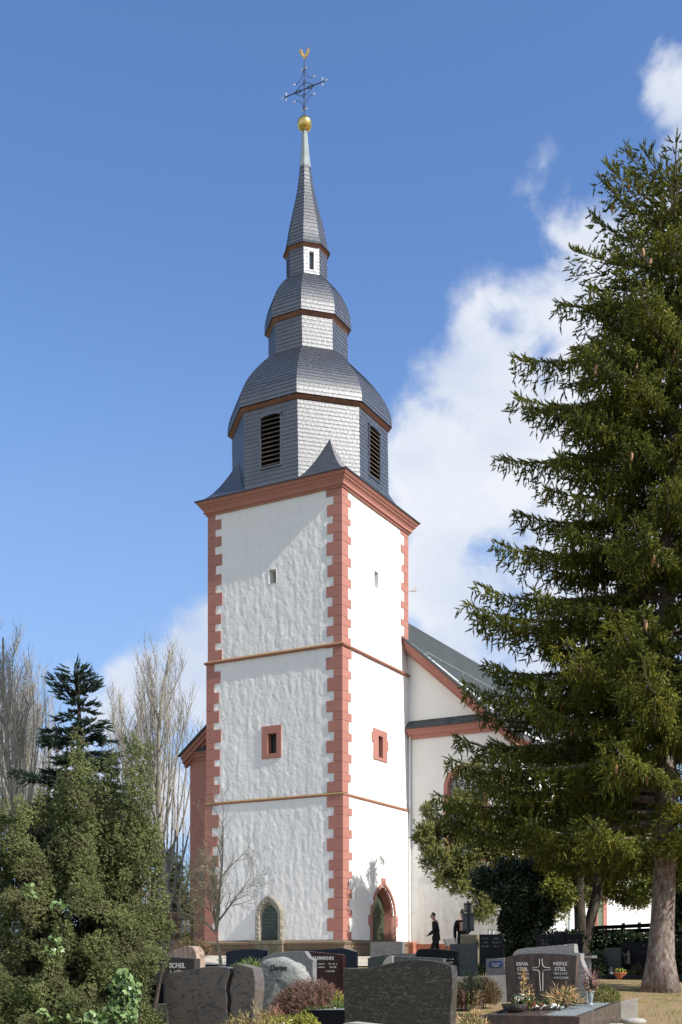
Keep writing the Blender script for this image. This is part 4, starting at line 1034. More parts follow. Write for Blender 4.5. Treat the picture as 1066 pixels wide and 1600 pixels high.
# ---- yew-like evergreen in front of the nave
yw = empty('evergreen_tree', (6.35, 41.4, ground(6.3, 41.4)), 0, 'broad olive leaved evergreen in front of the arched church window', 'tree'); b0 = yw.location
def pblob(px, py, Y, r, q=1.0, b=None): p = P3(px, py, Y) - b; return (p.x, p.y, p.z, r, r, r * q)
rnd = random.Random(4); blobs = []
for px, py, r in [(672, 1265, .22), (662, 1300, .26), (685, 1290, .35), (655, 1310, .15), (672, 1320, .28), (690, 1340, .42), (715, 1300, .5), (740, 1270, .45), (722, 1248, .22), (708, 1262, .2), (725, 1350, .5), (760, 1320, .65), (800, 1290, .6), (745, 1390, .4), (790, 1370, .6), (720, 1385, .25), (765, 1215, .35), (740, 1200, .25), (800, 1230, .5), (840, 1330, .7), (760, 1420, .35), (690, 1370, .25), (870, 1380, .6), (900, 1300, .7), (830, 1260, .6), (950, 1350, .7), (1000, 1350, .6),(930,1395,.4), (990, 1400, .35), (870, 1420, .35)]:
    Y = 41.2 + rnd.uniform(-.5, .5); r *= 1.13
    blobs.append(pblob(px, py, Y, r, 1.0, b0))
    for k in range(3): blobs.append(pblob(px + rnd.uniform(-1, 1) * r * 42, py + rnd.uniform(-1, 1) * r * 38, Y + rnd.uniform(-.6, .9), r * rnd.uniform(.35, .6), 1.0, b0))
crown('foliage', blobs, 190, .145, SPRIG, M['yewleaf'], yw, up=.35, inner=.75, namp=.55, nscale=3.2)
mb = MB(); mb.tube([(0, 0, -.2), (.05, 0, 1.2), (-.2, .1, 2.4), (-.6, 0, 3.4)], [.17, .14, .11, .05], 8)
for px, py in [(690, 1330), (730, 1290), (790, 1270), (850, 1300), (720, 1370), (665, 1290)]:
    p = P3(px, py, 41.2) - b0; mb.tube([(-.05, 0, 1.6), tuple(Vector((-.1, 0, 1.9)).lerp(p, .5) + Vector((0, 0, -.1))), tuple(p)], [.07, .05, .015], 6)
mb.build('trunk', M['grey_bark'], yw, smooth=True)
# ---- ivy grown mass beneath it
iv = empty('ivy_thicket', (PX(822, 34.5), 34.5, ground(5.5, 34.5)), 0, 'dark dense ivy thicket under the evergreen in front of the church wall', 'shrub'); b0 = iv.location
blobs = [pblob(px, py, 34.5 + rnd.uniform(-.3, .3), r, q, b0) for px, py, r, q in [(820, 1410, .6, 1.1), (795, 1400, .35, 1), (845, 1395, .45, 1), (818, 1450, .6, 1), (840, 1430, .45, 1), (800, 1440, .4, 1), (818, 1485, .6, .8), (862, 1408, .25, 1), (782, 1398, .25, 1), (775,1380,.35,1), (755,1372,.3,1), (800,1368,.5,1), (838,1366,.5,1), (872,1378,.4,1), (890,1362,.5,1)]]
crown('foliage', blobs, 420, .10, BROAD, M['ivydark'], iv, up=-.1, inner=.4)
mb = MB(); mb.tube([(0, 0, -.2), (0, 0, 1.8), (-.1, 0, 2.4)], [.16, .13, .08], 8); mb.build('trunk', M['grey_bark'], iv)
# ---- twin trunk tree right
tw = empty('pine_tree', (PX(908, 33.5), 33.5, ground(7, 33.5)), 0, 'dark tree with two leaning trunks between the evergreen and the spruce', 'tree'); b0 = tw.location
mb = MB()
for tpx, k in ((905, 0), (934, 1)):
    p = P3(tpx, 1395, 33.5) - b0; q = P3(tpx + (4 if k else 10), 1280, 33.7) - b0
    mb.tube([(0 + .03 * k, 0, -.2), (.02 + .08 * k, 0, .75), tuple(p), tuple(q)], [.26 - .05 * k, .19 - .03 * k, .15, .10], 9)
mb.build('trunk', M['grey_bark'], tw, smooth=True)
blobs = [pblob(px, py, 33.6 + rnd.uniform(-.7, .7), r, .8, b0) for px, py, r in [(930, 1330, .9), (880, 1345, .7), (980, 1345, .8), (1010, 1385, .4), (905, 1290, .9), (985, 1290, .9), (870, 1385, .35), (950, 1385, .4), (1000, 1405, .25), (975, 1400, .22), (890, 1400, .22), (1060, 1340, .9), (925, 1240, .9), (1010, 1230, .9)]]
crown('foliage', blobs, 190, .17, SPRIG, M['needle'], tw, up=-.2, inner=.7, namp=.4)
# ---- ivy-grown mass at the right picture edge
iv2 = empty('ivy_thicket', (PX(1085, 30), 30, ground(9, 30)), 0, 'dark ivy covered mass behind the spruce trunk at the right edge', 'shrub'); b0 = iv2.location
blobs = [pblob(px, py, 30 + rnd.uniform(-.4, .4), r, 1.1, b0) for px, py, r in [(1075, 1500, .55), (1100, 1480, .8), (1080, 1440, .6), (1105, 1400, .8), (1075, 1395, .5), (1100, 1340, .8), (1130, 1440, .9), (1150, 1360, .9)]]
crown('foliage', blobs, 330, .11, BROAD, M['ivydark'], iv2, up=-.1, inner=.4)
mb = MB(); mb.tube([(0, 0, -.2), (.1, 0, 1.8), (.2, 0, 3)], [.2, .16, .08], 8); mb.build('trunk', M['grey_bark'], iv2)

# ---- bare trees
def bare(name, label, base, H, kind, seed, bark, rbase, group=None):
    rnd = random.Random(seed); root = empty(name, base, 0, label, 'tree', group); tr = MB(); tw_ = MB()
    def grow(p, d, L, r, depth, n=5):
        pts = [p.copy()]; rad = [r]; dd = d.copy()
        for i in range(n):
            dd = (dd + Vector((rnd.uniform(-1, 1), rnd.uniform(-1, 1), rnd.uniform(-.3, .6))) * (.10 if kind == 'poplar' else .16)).normalized()
            if kind == 'poplar': dd = (dd + Vector((0, 0, .10))).normalized()
            p = p + dd * (L / n); pts.append(p.copy()); rad.append(max(.0028 if kind != 'poplar' else .006, r * (1 - (i + 1) / n * .8)))
        (tr if depth < 1 else tw_).tube(pts, rad, 7 if depth < 1 else 3 if depth > 1 else 4, cap=False)
        return pts, rad
    if kind == 'poplar':
        tp, trd = grow(Vector((0, 0, -.3)), Vector((0, 0, 1)), H * .9, rbase, 0, 14)
        nb = 44; RM = H * (.15 if seed in (42, 43) else .12)
        for i in range(nb):
            t = .03 + .78 * (i / nb) ** .9; x = t * 14; k = min(13, int(x)); p = tp[k].lerp(tp[k + 1], x - k); a = i * 2.4 + rnd.uniform(-.5, .5)
            R0 = RM * rnd.uniform(.30, 1.0) * (1 - .45 * t); zmax = H * (1 - .42 * (R0 / RM) ** 1.6); ztop = p.z + max(.12 * H, (zmax - p.z) * rnd.uniform(.75, 1.0)) * (1 if t < .6 else .9); ztop = min(ztop, zmax + .1 * H, H)
            bp = []; br = []; w1, w2 = rnd.uniform(-1, 1), rnd.uniform(-1, 1)
            for j in range(10):
                u = j / 9; rr = R0 * (.55 * u ** .6 + .45 * (1 - math.exp(-3 * u))); zz = p.z + (ztop - p.z) * u
                bp.append(Vector((p.x + math.cos(a) * rr + w1 * .35 * u * math.sin(6 * u + w2 * 3), p.y + math.sin(a) * rr + w2 * .35 * u * math.sin(5 * u + w1 * 3), zz))); br.append(max(.010, min(.060, trd[k] * .34) * (1 - u) ** .8))
            tw_.tube(bp, br, 4, cap=False)
            nt_ = 34
            for j in range(nt_):
                x = 1.0 + 8 * (j / nt_) ** .8; k2 = min(8, int(x)); q = bp[k2].lerp(bp[k2 + 1], x - k2); a2 = rnd.uniform(0, 6.283); l2 = rnd.uniform(.4, 1.3) * H / 20
                sp, sr = grow(q, Vector((math.cos(a2) * .62, math.sin(a2) * .62, 1)).normalized(), l2, .010, 2, 3)
                if rnd.random() < .8: grow(sp[1], Vector((math.cos(a2 + 2) * .5, math.sin(a2 + 2) * .5, 1)).normalized(), l2 * .5, .010, 2, 2)
    else:
        tp, trd = grow(Vector((0, 0, -.1)), Vector((0, 0, 1)), H * .30, rbase, 0, 5)
        top = tp[-1]; 
        def rec(p, d, L, r, lev):
            bp, br = grow(p, d, L, r, lev, 5)
            if lev >= 4: return
            m_ = [0, 8, 6, 4][lev]
            for j in range(m_):
                x = 1.0 + 4 * (j + rnd.random()) / m_; x = min(x, 4.99); k2 = int(x); q = bp[k2].lerp(bp[k2+1], x - k2); a2 = rnd.uniform(0, 6.283); sp_ = rnd.uniform(.5, .95)
                t_ = (bp[k2+1] - bp[k2]).normalized(); s_ = t_.cross(Vector((math.cos(a2), math.sin(a2), .3))).normalized()
                rec(q, (t_ + s_ * sp_).normalized(), L * rnd.uniform(.38, .62), max(.0045, br[k2] * .55), lev + 1)
        rec(top, Vector((.04, 0, 1)).normalized(), H * .66, rbase * .75, 1)
        for a, el in [(3.4, .75), (.2, .8), (2.2, 1.0), (5.2, .9), (4.2, 1.15), (1.1, 1.2), (3.0, 1.35)]:
            rec(top + Vector((0, 0, rnd.uniform(-.05, .25))), Vector((math.cos(a) * math.cos(el), math.sin(a) * math.cos(el), math.sin(el))), H * rnd.uniform(.32, .46), rbase * .42, 1)
    tr.build('trunk', bark, root, smooth=True); tw_.build('branches', bark, root)
    return root
for i, (px, top_, Y, lab) in enumerate([(40, 968, 56, 'tall bare poplar rising behind the fir, left of its top'), (10, 1045, 60, 'bare poplar cut by the left picture edge'), (262, 1005, 58, 'broad bare poplar standing nearest to the church tower'), (224, 1060, 62, 'slimmer bare poplar just left of the broad one by the tower'), (78, 1065, 64, 'bare poplar half hidden behind the fir')]):
    bare('poplar_tree', lab, (PX(px, Y), Y, 1.9), ((HOR - top_) * Y / F - .4) * 1.09, 'poplar', 40 + i, M['poplar_bark'], .22, 'bare poplars behind the cemetery')
bare('young_tree', 'small leafless tree with a pale trunk in front of the tower', (PX(345, 31), 31, ground(-3, 31)), 4.3, 'small', 83, M['young_bark'], .085).scale = (.80, .80, 1)
# ---- hedge and dark shrubs far behind
def shrub(name, label, px, py_bot, py_top, wpx, Y, m, tmpl=SPRIG, dens=300, size=.12, cat='shrub', group=None, up=.4, nb=5, seed=1, zbase=None, **kw):
    rnd = random.Random(seed); zb = EYE + (HOR - py_bot) * Y / F if zbase is None else zbase; zt = EYE + (HOR - py_top) * Y / F; wx = wpx * Y / F / 2; h = zt - zb
    r = empty(name, (PX(px, Y), Y, zb), 0, label, cat, group); bl = []
    for i in range(nb):
        a = rnd.uniform(-1, 1); bl.append((a * wx * .6, rnd.uniform(-.4, .4) * wx, h * rnd.uniform(.35, .6), wx * rnd.uniform(.35, .55), wx * rnd.uniform(.35, .55), h * rnd.uniform(.32, .45)))
    bl.append((0, 0, h * .45, wx * .8, wx * .7, h * .5))
    crown('foliage', bl, dens, size, tmpl, m, r, up=up, **kw); mb = MB()
    for i in range(4): mb.tube([(rnd.uniform(-.1, .1) * wx, rnd.uniform(-.1, .1) * wx, -.03), (rnd.uniform(-.4, .4) * wx, rnd.uniform(-.3, .3) * wx, h * .6)], [.012 + wx * .03, .006], 5)
    mb.build('stems', M['grey_bark'], r); return r
M['hedge'] = leafmat('hedge_leaves', (.03, .045, .012), (.07, .095, .03), (.14, .16, .055), 1.5)
shrub('hedge_shrub', 'green shrub at the red railing left of the church', 285, 1440, 1385, 55, 60, M['hedge'], size=.3, dens=25, nb=4, seed=2, zbase=1.9)
shrub('hedge_shrub', 'big green shrub behind the grey notice board left of the church', 262, 1470, 1330, 60, 64, M['hedge'], size=.35, dens=25, nb=6, seed=3, zbase=1.9)
shrub('hedge_shrub', 'reddish green twiggy shrub top right of the cypress bush', 300, 1440, 1330, 40, 40, leafmat('reddish_shrub_leaves', (.07, .04, .02), (.10, .10, .03), (.16, .14, .04), 3), size=.10, dens=40, nb=5, seed=8, zbase=1.75)
# ================================================================ GRAVES
def granite(name, cols, scale=6, dist=2.5, stretch=(1, 1, 1), rot=(0, 0, 0), rough=.18, fine=60, spec=.28, bumpy=0):
    def f(k, P):
        q = k.mapping(P, stretch, rot); a = k.noise(q, scale, 7, .62, dist); b_ = k.noise(P, fine, 3, .7)
        c = k.ramp(k.math('ADD', k.math('MULTIPLY', a, .85), k.math('MULTIPLY', b_, .15)), [(.30 + .4 * i / (len(cols) - 1), c_) for i, c_ in enumerate(cols)])
        r = {'c': c}
        if bumpy: r.update(h=k.noise(P, 25, 6, .7), s=bumpy, d=.03)
        return r
    return mat(name, f, rough, spec)
G = {
 'swirl': granite('brown_blue_swirled_granite', [(.040, .043, .052), (.078, .080, .088), (.150, .115, .092), (.050, .053, .062), (.125, .100, .084)], 4.0, 2.2, (1, 1, 2.2), (0, .25, 0), .30),
 'darkgrey': granite('dark_grey_veined_granite', [(.020, .018, .015), (.058, .051, .043), (.026, .023, .020), (.125, .110, .090), (.034, .031, .028)], 6.5, 3.2, (1, 1, 2.8), (0, .45, 0), .40, 110),
 'stiel': granite('brown_striped_granite', [(.040, .037, .036), (.115, .082, .068), (.058, .053, .050), (.16, .112, .090)], 4.5, .5, (2.6, 1, .7), (0, -.75, 0), .22),
 'rough': granite('split_light_grey_stone', [(.16, .155, .15), (.30, .295, .28), (.40, .39, .37)], 30, .5, rough=.9, spec=.2, bumpy=1.0),
 'black': granite('polished_black_granite', [(.008, .009, .012), (.018, .020, .025)], 40, rough=.3, spec=.12),
 'navy': granite('blue_black_granite', [(.018, .024, .036), (.032, .042, .060)], 30, rough=.25, spec=.2),
 'maroon': granite('dark_red_granite', [(.026, .010, .010), (.046, .018, .017)], 30, rough=.15),
 'greygreen': granite('grey_green_stone', [(.05, .058, .052), (.085, .095, .085), (.12, .13, .12)], 12, 1.0, rough=.4),
 'grey': granite('grey_granite', [(.10, .10, .105), (.19, .19, .195), (.27, .27, .27)], 14, .8, (3, 1, 1), (0, .3, 0), .45, 80),
 'pink': granite('pinkish_stone', [(.17, .13, .12), (.27, .21, .19), (.33, .27, .25)], 10, .6, rough=.7),
 'rose': granite('rose_striped_marble', [(.26, .16, .115), (.42, .32, .25), (.20, .13, .10), (.50, .42, .35)], 5, .6, (4, 1, .5), rough=.5),
 'boulder': granite('pale_rough_boulder', [(.13, .14, .135), (.30, .31, .29), (.46, .46, .42)], 16, .8, rough=.9, spec=.15, bumpy=1.0),
 'light': granite('light_kerb_stone', [(.30, .28, .25), (.42, .40, .36)], 8, .5, rough=.8, spec=.2, bumpy=.4),
 'gravel': granite('grey_grave_gravel', [(.07, .085, .085), (.22, .25, .25), (.42, .45, .44)], 55, .2, rough=.8, bumpy=.9),
 'whitelet': mat('white_letters', (.62, .60, .55), .5, .3), 'greylet': mat('faded_grey_letters', (.16, .16, .15), .6, .3),
 'blue': mat('blue_plaque', (.025, .06, .17), .3, .5), 'terracotta': mat('terracotta', speck((.38, .13, .06), (.50, .19, .09), 12), .8, .2),
 'bowl': mat('dark_bowl_glaze', speck((.05, .045, .045), (.09, .08, .075), 12), .25, .5), 'bronze2': mat('pale_bronze', (.30, .24, .17), .4, .5, metal=.5),
 'wfl': mat('white_petals', (.80, .79, .74), .6, .2), 'pfl': mat('purple_pink_petals', (.30, .15, .18), .7, .2), 'rfl': mat('red_petals', (.55, .03, .02), .6, .2), 'ofl': mat('orange_petals', (.62, .20, .05), .6, .2),
 'yfl': mat('yellow_petals', (.72, .62, .12), .6, .2), 'bfl': mat('blue_petals', (.10, .13, .42), .6, .2), 'straw': mat('dried_stalks', speck((.34, .22, .09), (.55, .40, .20), 20), .8, .2),
}
YAW = TH
class Stone:
    """a gravestone parallel to the church front; outlines are given in image points on its front plane at depth Y"""
    def __init__(s, label, px0, Y, cat='gravestone', name='gravestone', group=None, yaw=YAW, zb=None):
        s.Y = Y; s.yaw = yaw; s.o = Vector((PX(px0, Y), Y, 0)); s.ex = Vector((math.cos(yaw), math.sin(yaw), 0)); s.ey = Vector((-math.sin(yaw), math.cos(yaw), 0))
        s.zb = ground(s.o.x, Y) if zb is None else zb; s.root = empty(name, (s.o.x, Y, s.zb), yaw, label, cat, group)
    def pt(s, px, py, back=0.0):
        o = s.o + s.ey * back; u = (px - CX) / F
        t = (u * o.y - o.x) / (s.ex.x - u * s.ex.y); Yp = o.y + t * s.ex.y
        return t, EYE + (HOR - py) * Yp / F - s.zb
    def slab(s, top, thick, m, name='slab', back=0.0, bottom=None, bevel=.008, right=None, left=None, sub=None):
        """top: image points left to right along the upper edge; sides drop straight to the ground unless given"""
        P = [s.pt(x, y, back) for x, y in top]
        R_ = [s.pt(x, y, back) for x, y in right] if right else []
        L_ = [s.pt(x, y, back) for x, y in left] if left else []
        zb = -.12 if bottom is None else s.pt(top[0][0], bottom, back)[1]
        lastR = (R_ or P)[-1]; lastL = (L_[0] if L_ else P[0])
        poly = L_ + P + R_ + [(lastR[0], zb), (lastL[0], zb)]
        mb = MB(); mb.prismY(poly, back, back + thick)
        return mb.build(name, m, sub or s.root, bevel=bevel)
    def text(s, body, px, py, hpx, m, align='CENTER', back=0.0, sx=1.0, bold=0.0, parent=None, shear=0, name='inscription'):
        t, z = s.pt(px, py, back); sz = hpx * s.Y / F / .70
        return text(name, body, sz, (t, back - .003, z), (math.radians(90), 0, 0), m, parent or s.root, align, .002, shear, bold, sx)
    def rows(s, px, py, wpx, n, pitch, hpx, m, seed=1, back=0.0, parent=None, fill=1.0):
        t, z = s.pt(px, py, back); k = s.Y / F
        return glyph_rows('inscription', t, z - (n - 1) * pitch * k, wpx * k / 2, n, pitch * k, hpx * k, back - .002, m, parent or s.root, seed, fill)
# --- left foreground: two piece swirled stone
s = Stone('two piece swirled brown and blue granite gravestone with a wavy gap, in front', 257, 14.0, )
s.slab([(260, 1523), (267, 1519.7), (290, 1517), (307, 1513.7), (324, 1510.4), (341, 1510.2), (357.5, 1512)], .16, G['swirl'], right=[(358.5, 1521), (353, 1538), (352.5, 1548), (355, 1563), (354, 1577), (358, 1599), (358, 1640)], left=[(264, 1640), (262, 1580), (257.5, 1555), (257, 1531)])
s.slab([(363.5, 1507), (370, 1506.5), (376, 1507), (383.6, 1509.5), (395.4, 1513)], .20, G['swirl'], right=[(398.6, 1530), (399, 1547), (396, 1572), (394, 1640)], left=[(364, 1640), (363, 1595), (359.5, 1577), (361.5, 1563), (359, 1548), (360, 1539), (365, 1521)])
# --- centre foreground
s = Stone('dark grey veined granite gravestone with a wavy top in the middle foreground', 535, 13.4)
s.slab([(535.3, 1512.6), (558, 1513.4), (577.7, 1512.2), (600, 1507.5), (622.7, 1502), (649, 1499.6), (675, 1501.3), (692, 1505.2), (705.3, 1509.5)], .15, G['darkgrey'], right=[(707.5, 1528), (707, 1550), (705, 1573), (702, 1640)], left=[(543, 1640), (539, 1600), (536.4, 1550)])
s = Stone('low pale topped gravestone just showing at the bottom edge of the picture', 528, 11.3)
s.slab([(530, 1606), (537, 1599), (547, 1597.5), (600, 1603), (622, 1609)], .16, G['light'])
# --- inscribed brown stone on the left, half hidden
s = Stone('dark brown gravestone with raised white capitals, half hidden by the cypress bush', 228, 19.0)
s.slab([(228, 1490.5), (246, 1492), (262, 1494.5), (283, 1496.8), (304, 1498)], .16, granite('dark_brown_banded_stone', [(.030, .024, .02), (.055, .045, .038), (.02, .018, .018)], 5, .3, (1, 1, 9), rough=.3))
s.text('SCHEL', 277, 1512.5, 7.2, G['whitelet'], bold=.004); s.rows(275, 1520, 26, 1, 5, 4.5, G['whitelet'], 5)
s = Stone('rose striped marble gravestone with a rounded shoulder behind the dark brown one', 255, 21.0)
s.slab([(255, 1493), (262, 1490), (271.5, 1485.4), (281.4, 1481), (288, 1479), (293, 1478), (299.7, 1479.3), (304, 1484), (306.5, 1491), (307.5, 1500)], .26, G['rose'])
s = Stone('small dark gravestone low at the right foot of the cypress bush', 233, 16.2)
s.slab([(233, 1541), (256, 1536)], .12, G['black'], bottom=None)
s = Stone('mottled reddish grey kerb of the grave beside the cypress bush', 218, 15.4, name='grave_kerb', cat='grave kerb')
s.slab([(218, 1571), (231, 1570.5)], .10, G['black'], name='kerb_end', bevel=.01); s.slab([(231.3, 1570), (263, 1568)], .14, granite('mottled_red_grey', [(.12, .13, .12), (.20, .21, .19), (.30, .17, .11)], 7, 1.0, rough=.4), name='kerb_stone', bevel=.01)
# --- boulder with the name
s = Stone('pale rough boulder gravestone with dark raised script lettering', 405, 21.0)
out = [(404.8, 1507), (408, 1501.5), (413, 1498), (421, 1496.2), (433.7, 1495.6), (446, 1498.2), (456.4, 1503.7), (464.6, 1510.5), (471, 1520), (475, 1535), (474, 1560), (474, 1590), (405, 1590), (408, 1568), (407, 1552), (412, 1536), (411, 1526), (406, 1518)]
P = []
for (a, b_) in zip(out, out[1:] + out[:1]):
    for k in range(3): P.append((a[0] + (b_[0] - a[0]) * k / 3, a[1] + (b_[1] - a[1]) * k / 3))
Q = [s.pt(x, y) for x, y in P]; cx_ = sum(q[0] for q in Q) / len(Q); cz_ = sum(q[1] for q in Q) / len(Q); rings = []
for sc_, yy in [(.0, -.02), (.35, -.02), (.62, -.012), (.82, .0), (.93, .03), (.98, .08), (1.0, .16), (.97, .26), (.85, .34), (.5, .38), (.0, .38)]:
    rg = []
    for (q, z) in Q:
        x_, z_ = cx_ + (q - cx_) * sc_, cz_ + (z - cz_) * sc_; nn = noise.noise(Vector((x_ * 6, yy * 6, z_ * 6))) * .035 + noise.noise(Vector((x_ * 15, yy * 15, z_ * 15))) * .02
        rg.append((x_ + nn * .5, yy + nn, z_ + nn * .5))
    rings.append(rg)
mb = MB(); mb.loft(rings, cap=False); mb.build('boulder', G['boulder'], s.root, smooth=True)
s.text('Degen', 434, 1516.5, 8.2, mat('dark_script_letters', (.05, .055, .06), .5, .3), back=-.03, shear=.35, bold=.008); s.rows(430, 1526, 30, 2, 6, 3.2, G['greylet'], 9, back=-.03)
# --- middle ground stones
s = Stone('grey granite gravestone with an arched top and pale right edge behind the boulder', 406, 24.0)
s.slab([(407, 1502), (410, 1497.5), (415, 1494.4), (427.5, 1490), (446, 1487.4), (462.6, 1486.4), (476, 1486.3)], .16, G['grey'], right=[(479, 1491.3), (483, 1497), (489, 1500), (489, 1560)])
s = Stone('dark red granite gravestone with white capital letters beside the grey arched one', 481, 25.5)
s.slab([(470, 1486.5), (481, 1486.7), (495.6, 1488), (524.5, 1491), (536, 1492.3)], .12, G['maroon'])
s.text('HAMMANN', 503.5, 1500.2, 5.6, G['whitelet'], bold=.003); s.rows(502, 1507.5, 16, 2, 5, 2.8, G['whitelet'], 3); s.rows(521, 1507.5, 18, 2, 5, 2.8, G['whitelet'], 4); s.rows(516, 1519, 24, 1, 5, 3, G['whitelet'], 14)
s = Stone('wide blue black polished gravestone with a raised middle below the tower corner', 463, 33.0)
s.slab([(463, 1485.5), (504, 1484), (522.4, 1482.6), (534.8, 1481.2), (545, 1484), (555.4, 1487)], .16, G['navy'])
s = Stone('low blue black gravestone behind the juniper below the carved niche', 353, 32.0)
s.slab([(353, 1487.8), (365, 1485), (383.6, 1483.6), (402, 1483.2), (414, 1485)], .14, G['navy'])
s = Stone('low dark green grey gravestone with a sloping top, left of the layered one', 574, 27.5)
s.slab([(574.6, 1497.2), (590, 1494.5), (604, 1491.7)], .14, G['greygreen'])
s = Stone('low wide dark gravestone with a pale curved left edge behind the wavy foreground stone', 597, 24.5)
s.slab([(597, 1509), (599.5, 1502), (603.5, 1497), (608, 1494.2), (614, 1493.8)], .12, G['light'], name='curved_edge', back=-.03); s.slab([(614.6, 1494.2), (640, 1495.2), (661, 1496), (693, 1498)], .14, G['greygreen'])
s = Stone('pinkish stepped gravestone behind the low wide dark one', 612, 27.0)
s.slab([(612, 1489.8), (675, 1489.8)], .16, G['pink']); s.slab([(675.6, 1493.8), (703, 1495.2)], .18, G['pink'])
s = Stone('black gravestone with a gently curved top between the pinkish and the tall grey ones', 652, 26.5)
s.slab([(650, 1488), (653, 1484.6), (658, 1483), (672.6, 1482.5), (690, 1484), (715, 1486.8)], .12, G['black']); s.rows(703, 1500, 12, 3, 5, 2.6, G['whitelet'], 6)
s = Stone('tall plain grey gravestone left of the notice board', 703, 29.0)
s.slab([(703, 1475.3), (724, 1474.4), (743.5, 1473.8)], .14, G['greygreen'])
s = Stone('grey parapet slab in front of the tower door', 578, 40.2, cat='parapet', name='parapet_slab')
s.slab([(578.5, 1472.6), (629, 1471.4)], .18, M['grey_slab'])
s = Stone('block of rough stone masonry beneath the notice board', 718, 33.5, cat='stone block', name='stone_block')
s.slab([(719, 1460.5), (746, 1460.3)], .5, M['ochre'], bevel=.02)
s = Stone('black double panel gravestone right of the rough masonry block', 749, 33.0)
s.slab([(749, 1460.3), (786, 1460)], .12, G['black']); s.rows(758, 1468, 14, 3, 6, 3, G['greylet'], 11); s.rows(776, 1468, 14, 3, 6, 3, G['greylet'], 12)
s = Stone('low grey gravestone carrying a small blue plaque', 759, 26.0)
s.slab([(759.3, 1498.4), (788.6, 1497)], .14, G['grey']); s.slab([(764.5, 1502.4), (784.5, 1501.6)], .02, G['blue'], name='plaque', back=-.025, bottom=1511.5, bevel=.002)
s.rows(774.5, 1507, 15, 2, 3.5, 2.6, G['whitelet'], 13, back=-.026)
s = Stone('black stepped family gravestone behind the brown engraved stone', 841, 32.5)
s.slab([(838, 1460.6), (864.8, 1460.3)], .14, G['black'], name='side_slab'); s.slab([(865.3, 1456), (883.7, 1456)], .20, G['black'], name='centre_slab', back=-.03); s.slab([(884.2, 1459.7), (908, 1459.5)], .14, G['black'], name='side_slab')
s.rows(852, 1471, 18, 2, 5, 3.4, G['greylet'], 21); s.rows(896, 1471, 20, 4, 5.5, 3.0, G['greylet'], 22)
s = Stone('upright grey green slab right of the box shrub', 945, 31.3)
s.slab([(945, 1481.3), (970.5, 1481)], .14, G['greygreen'])
s = Stone('wide black gravestone with a bronze figure, behind the spruce trunk', 971, 31.6)
s.slab([(971, 1472), (1064, 1471)], .16, G['black']); s.text('K', 1005, 1480, 4.5, G['greylet'], align='LEFT'); s.rows(1004, 1489, 18, 1, 5, 2.6, G['greylet'], 31)
def fig(s, px, pyt, pyb, m):
    x, zt = s.pt(px, pyt); _, zb = s.pt(px, pyb); h = zt - zb; w = h * .16
    mb = MB(); mb.loft([[(x + r * w * math.cos(a), -.03 + .6 * r * w * math.sin(a), zb + h * t) for a in np.linspace(0, 6.283, 11)[:-1]] for r, t in [(1.15, 0), (1.1, .1), (.85, .4), (1.0, .6), (1.1, .74), (.9, .81), (.35, .84), (.5, .88), (.55, .93), (.4, .98), (.1, 1)]])
    f = mb.build('bronze_figure', m, s.root, smooth=True)
    mb = MB(); mb.tube([(x - w * 2.3, -.05, zb + h * .85), (x - w * 1.2, -.05, zb + h * .05)], w * .14, 5); mb.tube([(x - w * 2.9, -.05, zb + h * .74), (x - w * 1.4, -.05, zb + h * .80)], w * .14, 5); mb.build('staff_cross', m, f)
    mb = MB(); mb.tube([(x - w * .9, -.04, zb + h * .76), (x - w * 1.5, -.06, zb + h * .6), (x - w * 1.9, -.05, zb + h * .68)], w * .22, 6); mb.build('arm', m, f)
fig(s, 983, 1485, 1507, G['bronze2'])
s = Stone('long dark kerb in front of the grey green and wide black gravestones', 922, 30.2, name='grave_kerb', cat='grave kerb')
s.slab([(922, 1524.5), (1075, 1523)], .12, G['black'], name='kerb_stone')

# --- the engraved brown double grave
s = Stone('brown striped gravestone engraved with a cross between two names, on a polished kerbed grave', 789, 20.0, zb=.80)
st_ = s
top = [(788.8, 1496.5), (802, 1493), (820.5, 1490.6), (845, 1489.9), (869, 1490.5), (887.6, 1491.8), (901.5, 1493.6)]
s.slab(top, .14, G['stiel'], bottom=1566, right=[(900, 1520), (898, 1545), (897, 1566)], left=[(792.5, 1566), (791, 1540), (789.5, 1515)], bevel=.006)
zp = lambda x, y: (790 + x / 8.2, 1480 + y / 8.2)
for body, x, y, h in [('ERNA', 214, 238, 43), ('STIEL', 220, 305, 43), ('HEINZ', 702, 235, 43), ('STIEL', 706, 305, 46)]:
    px, py = zp(x, y); s.text(body, px, py, h / 8.2, G['whitelet'], bold=.0015, sx=1.02)
for body, x, y, h in [('*18.5.1922', 222, 358, 28), ('+5.9.1998', 226, 410, 28), ('*18.12.1917', 706, 355, 28), ('+14.12.2004', 712, 408, 28)]:
    px, py = zp(x, y); s.text(body, px, py, h / 8.2, G['whitelet'], sx=.95)
def stroke(pts): 
    mb = MB(); pts2 = []
    for x, y in pts: t, z = s.pt(*zp(x, y)); pts2.append((t, -.003, z))
    mb.tube(pts2, .0052, 5); return mb
cr = [[(437, 155), (437, 225), (428, 250), (405, 262), (345, 268)], [(345, 292), (405, 296), (428, 305), (436, 330), (445, 480), (452, 565)], [(468, 150), (474, 215), (486, 248), (510, 260), (575, 268)], [(575, 291), (505, 294), (484, 305), (480, 330), (480, 470), (479, 560)]]
for c_ in cr: stroke(c_).build('engraved_cross', G['whitelet'], s.root)
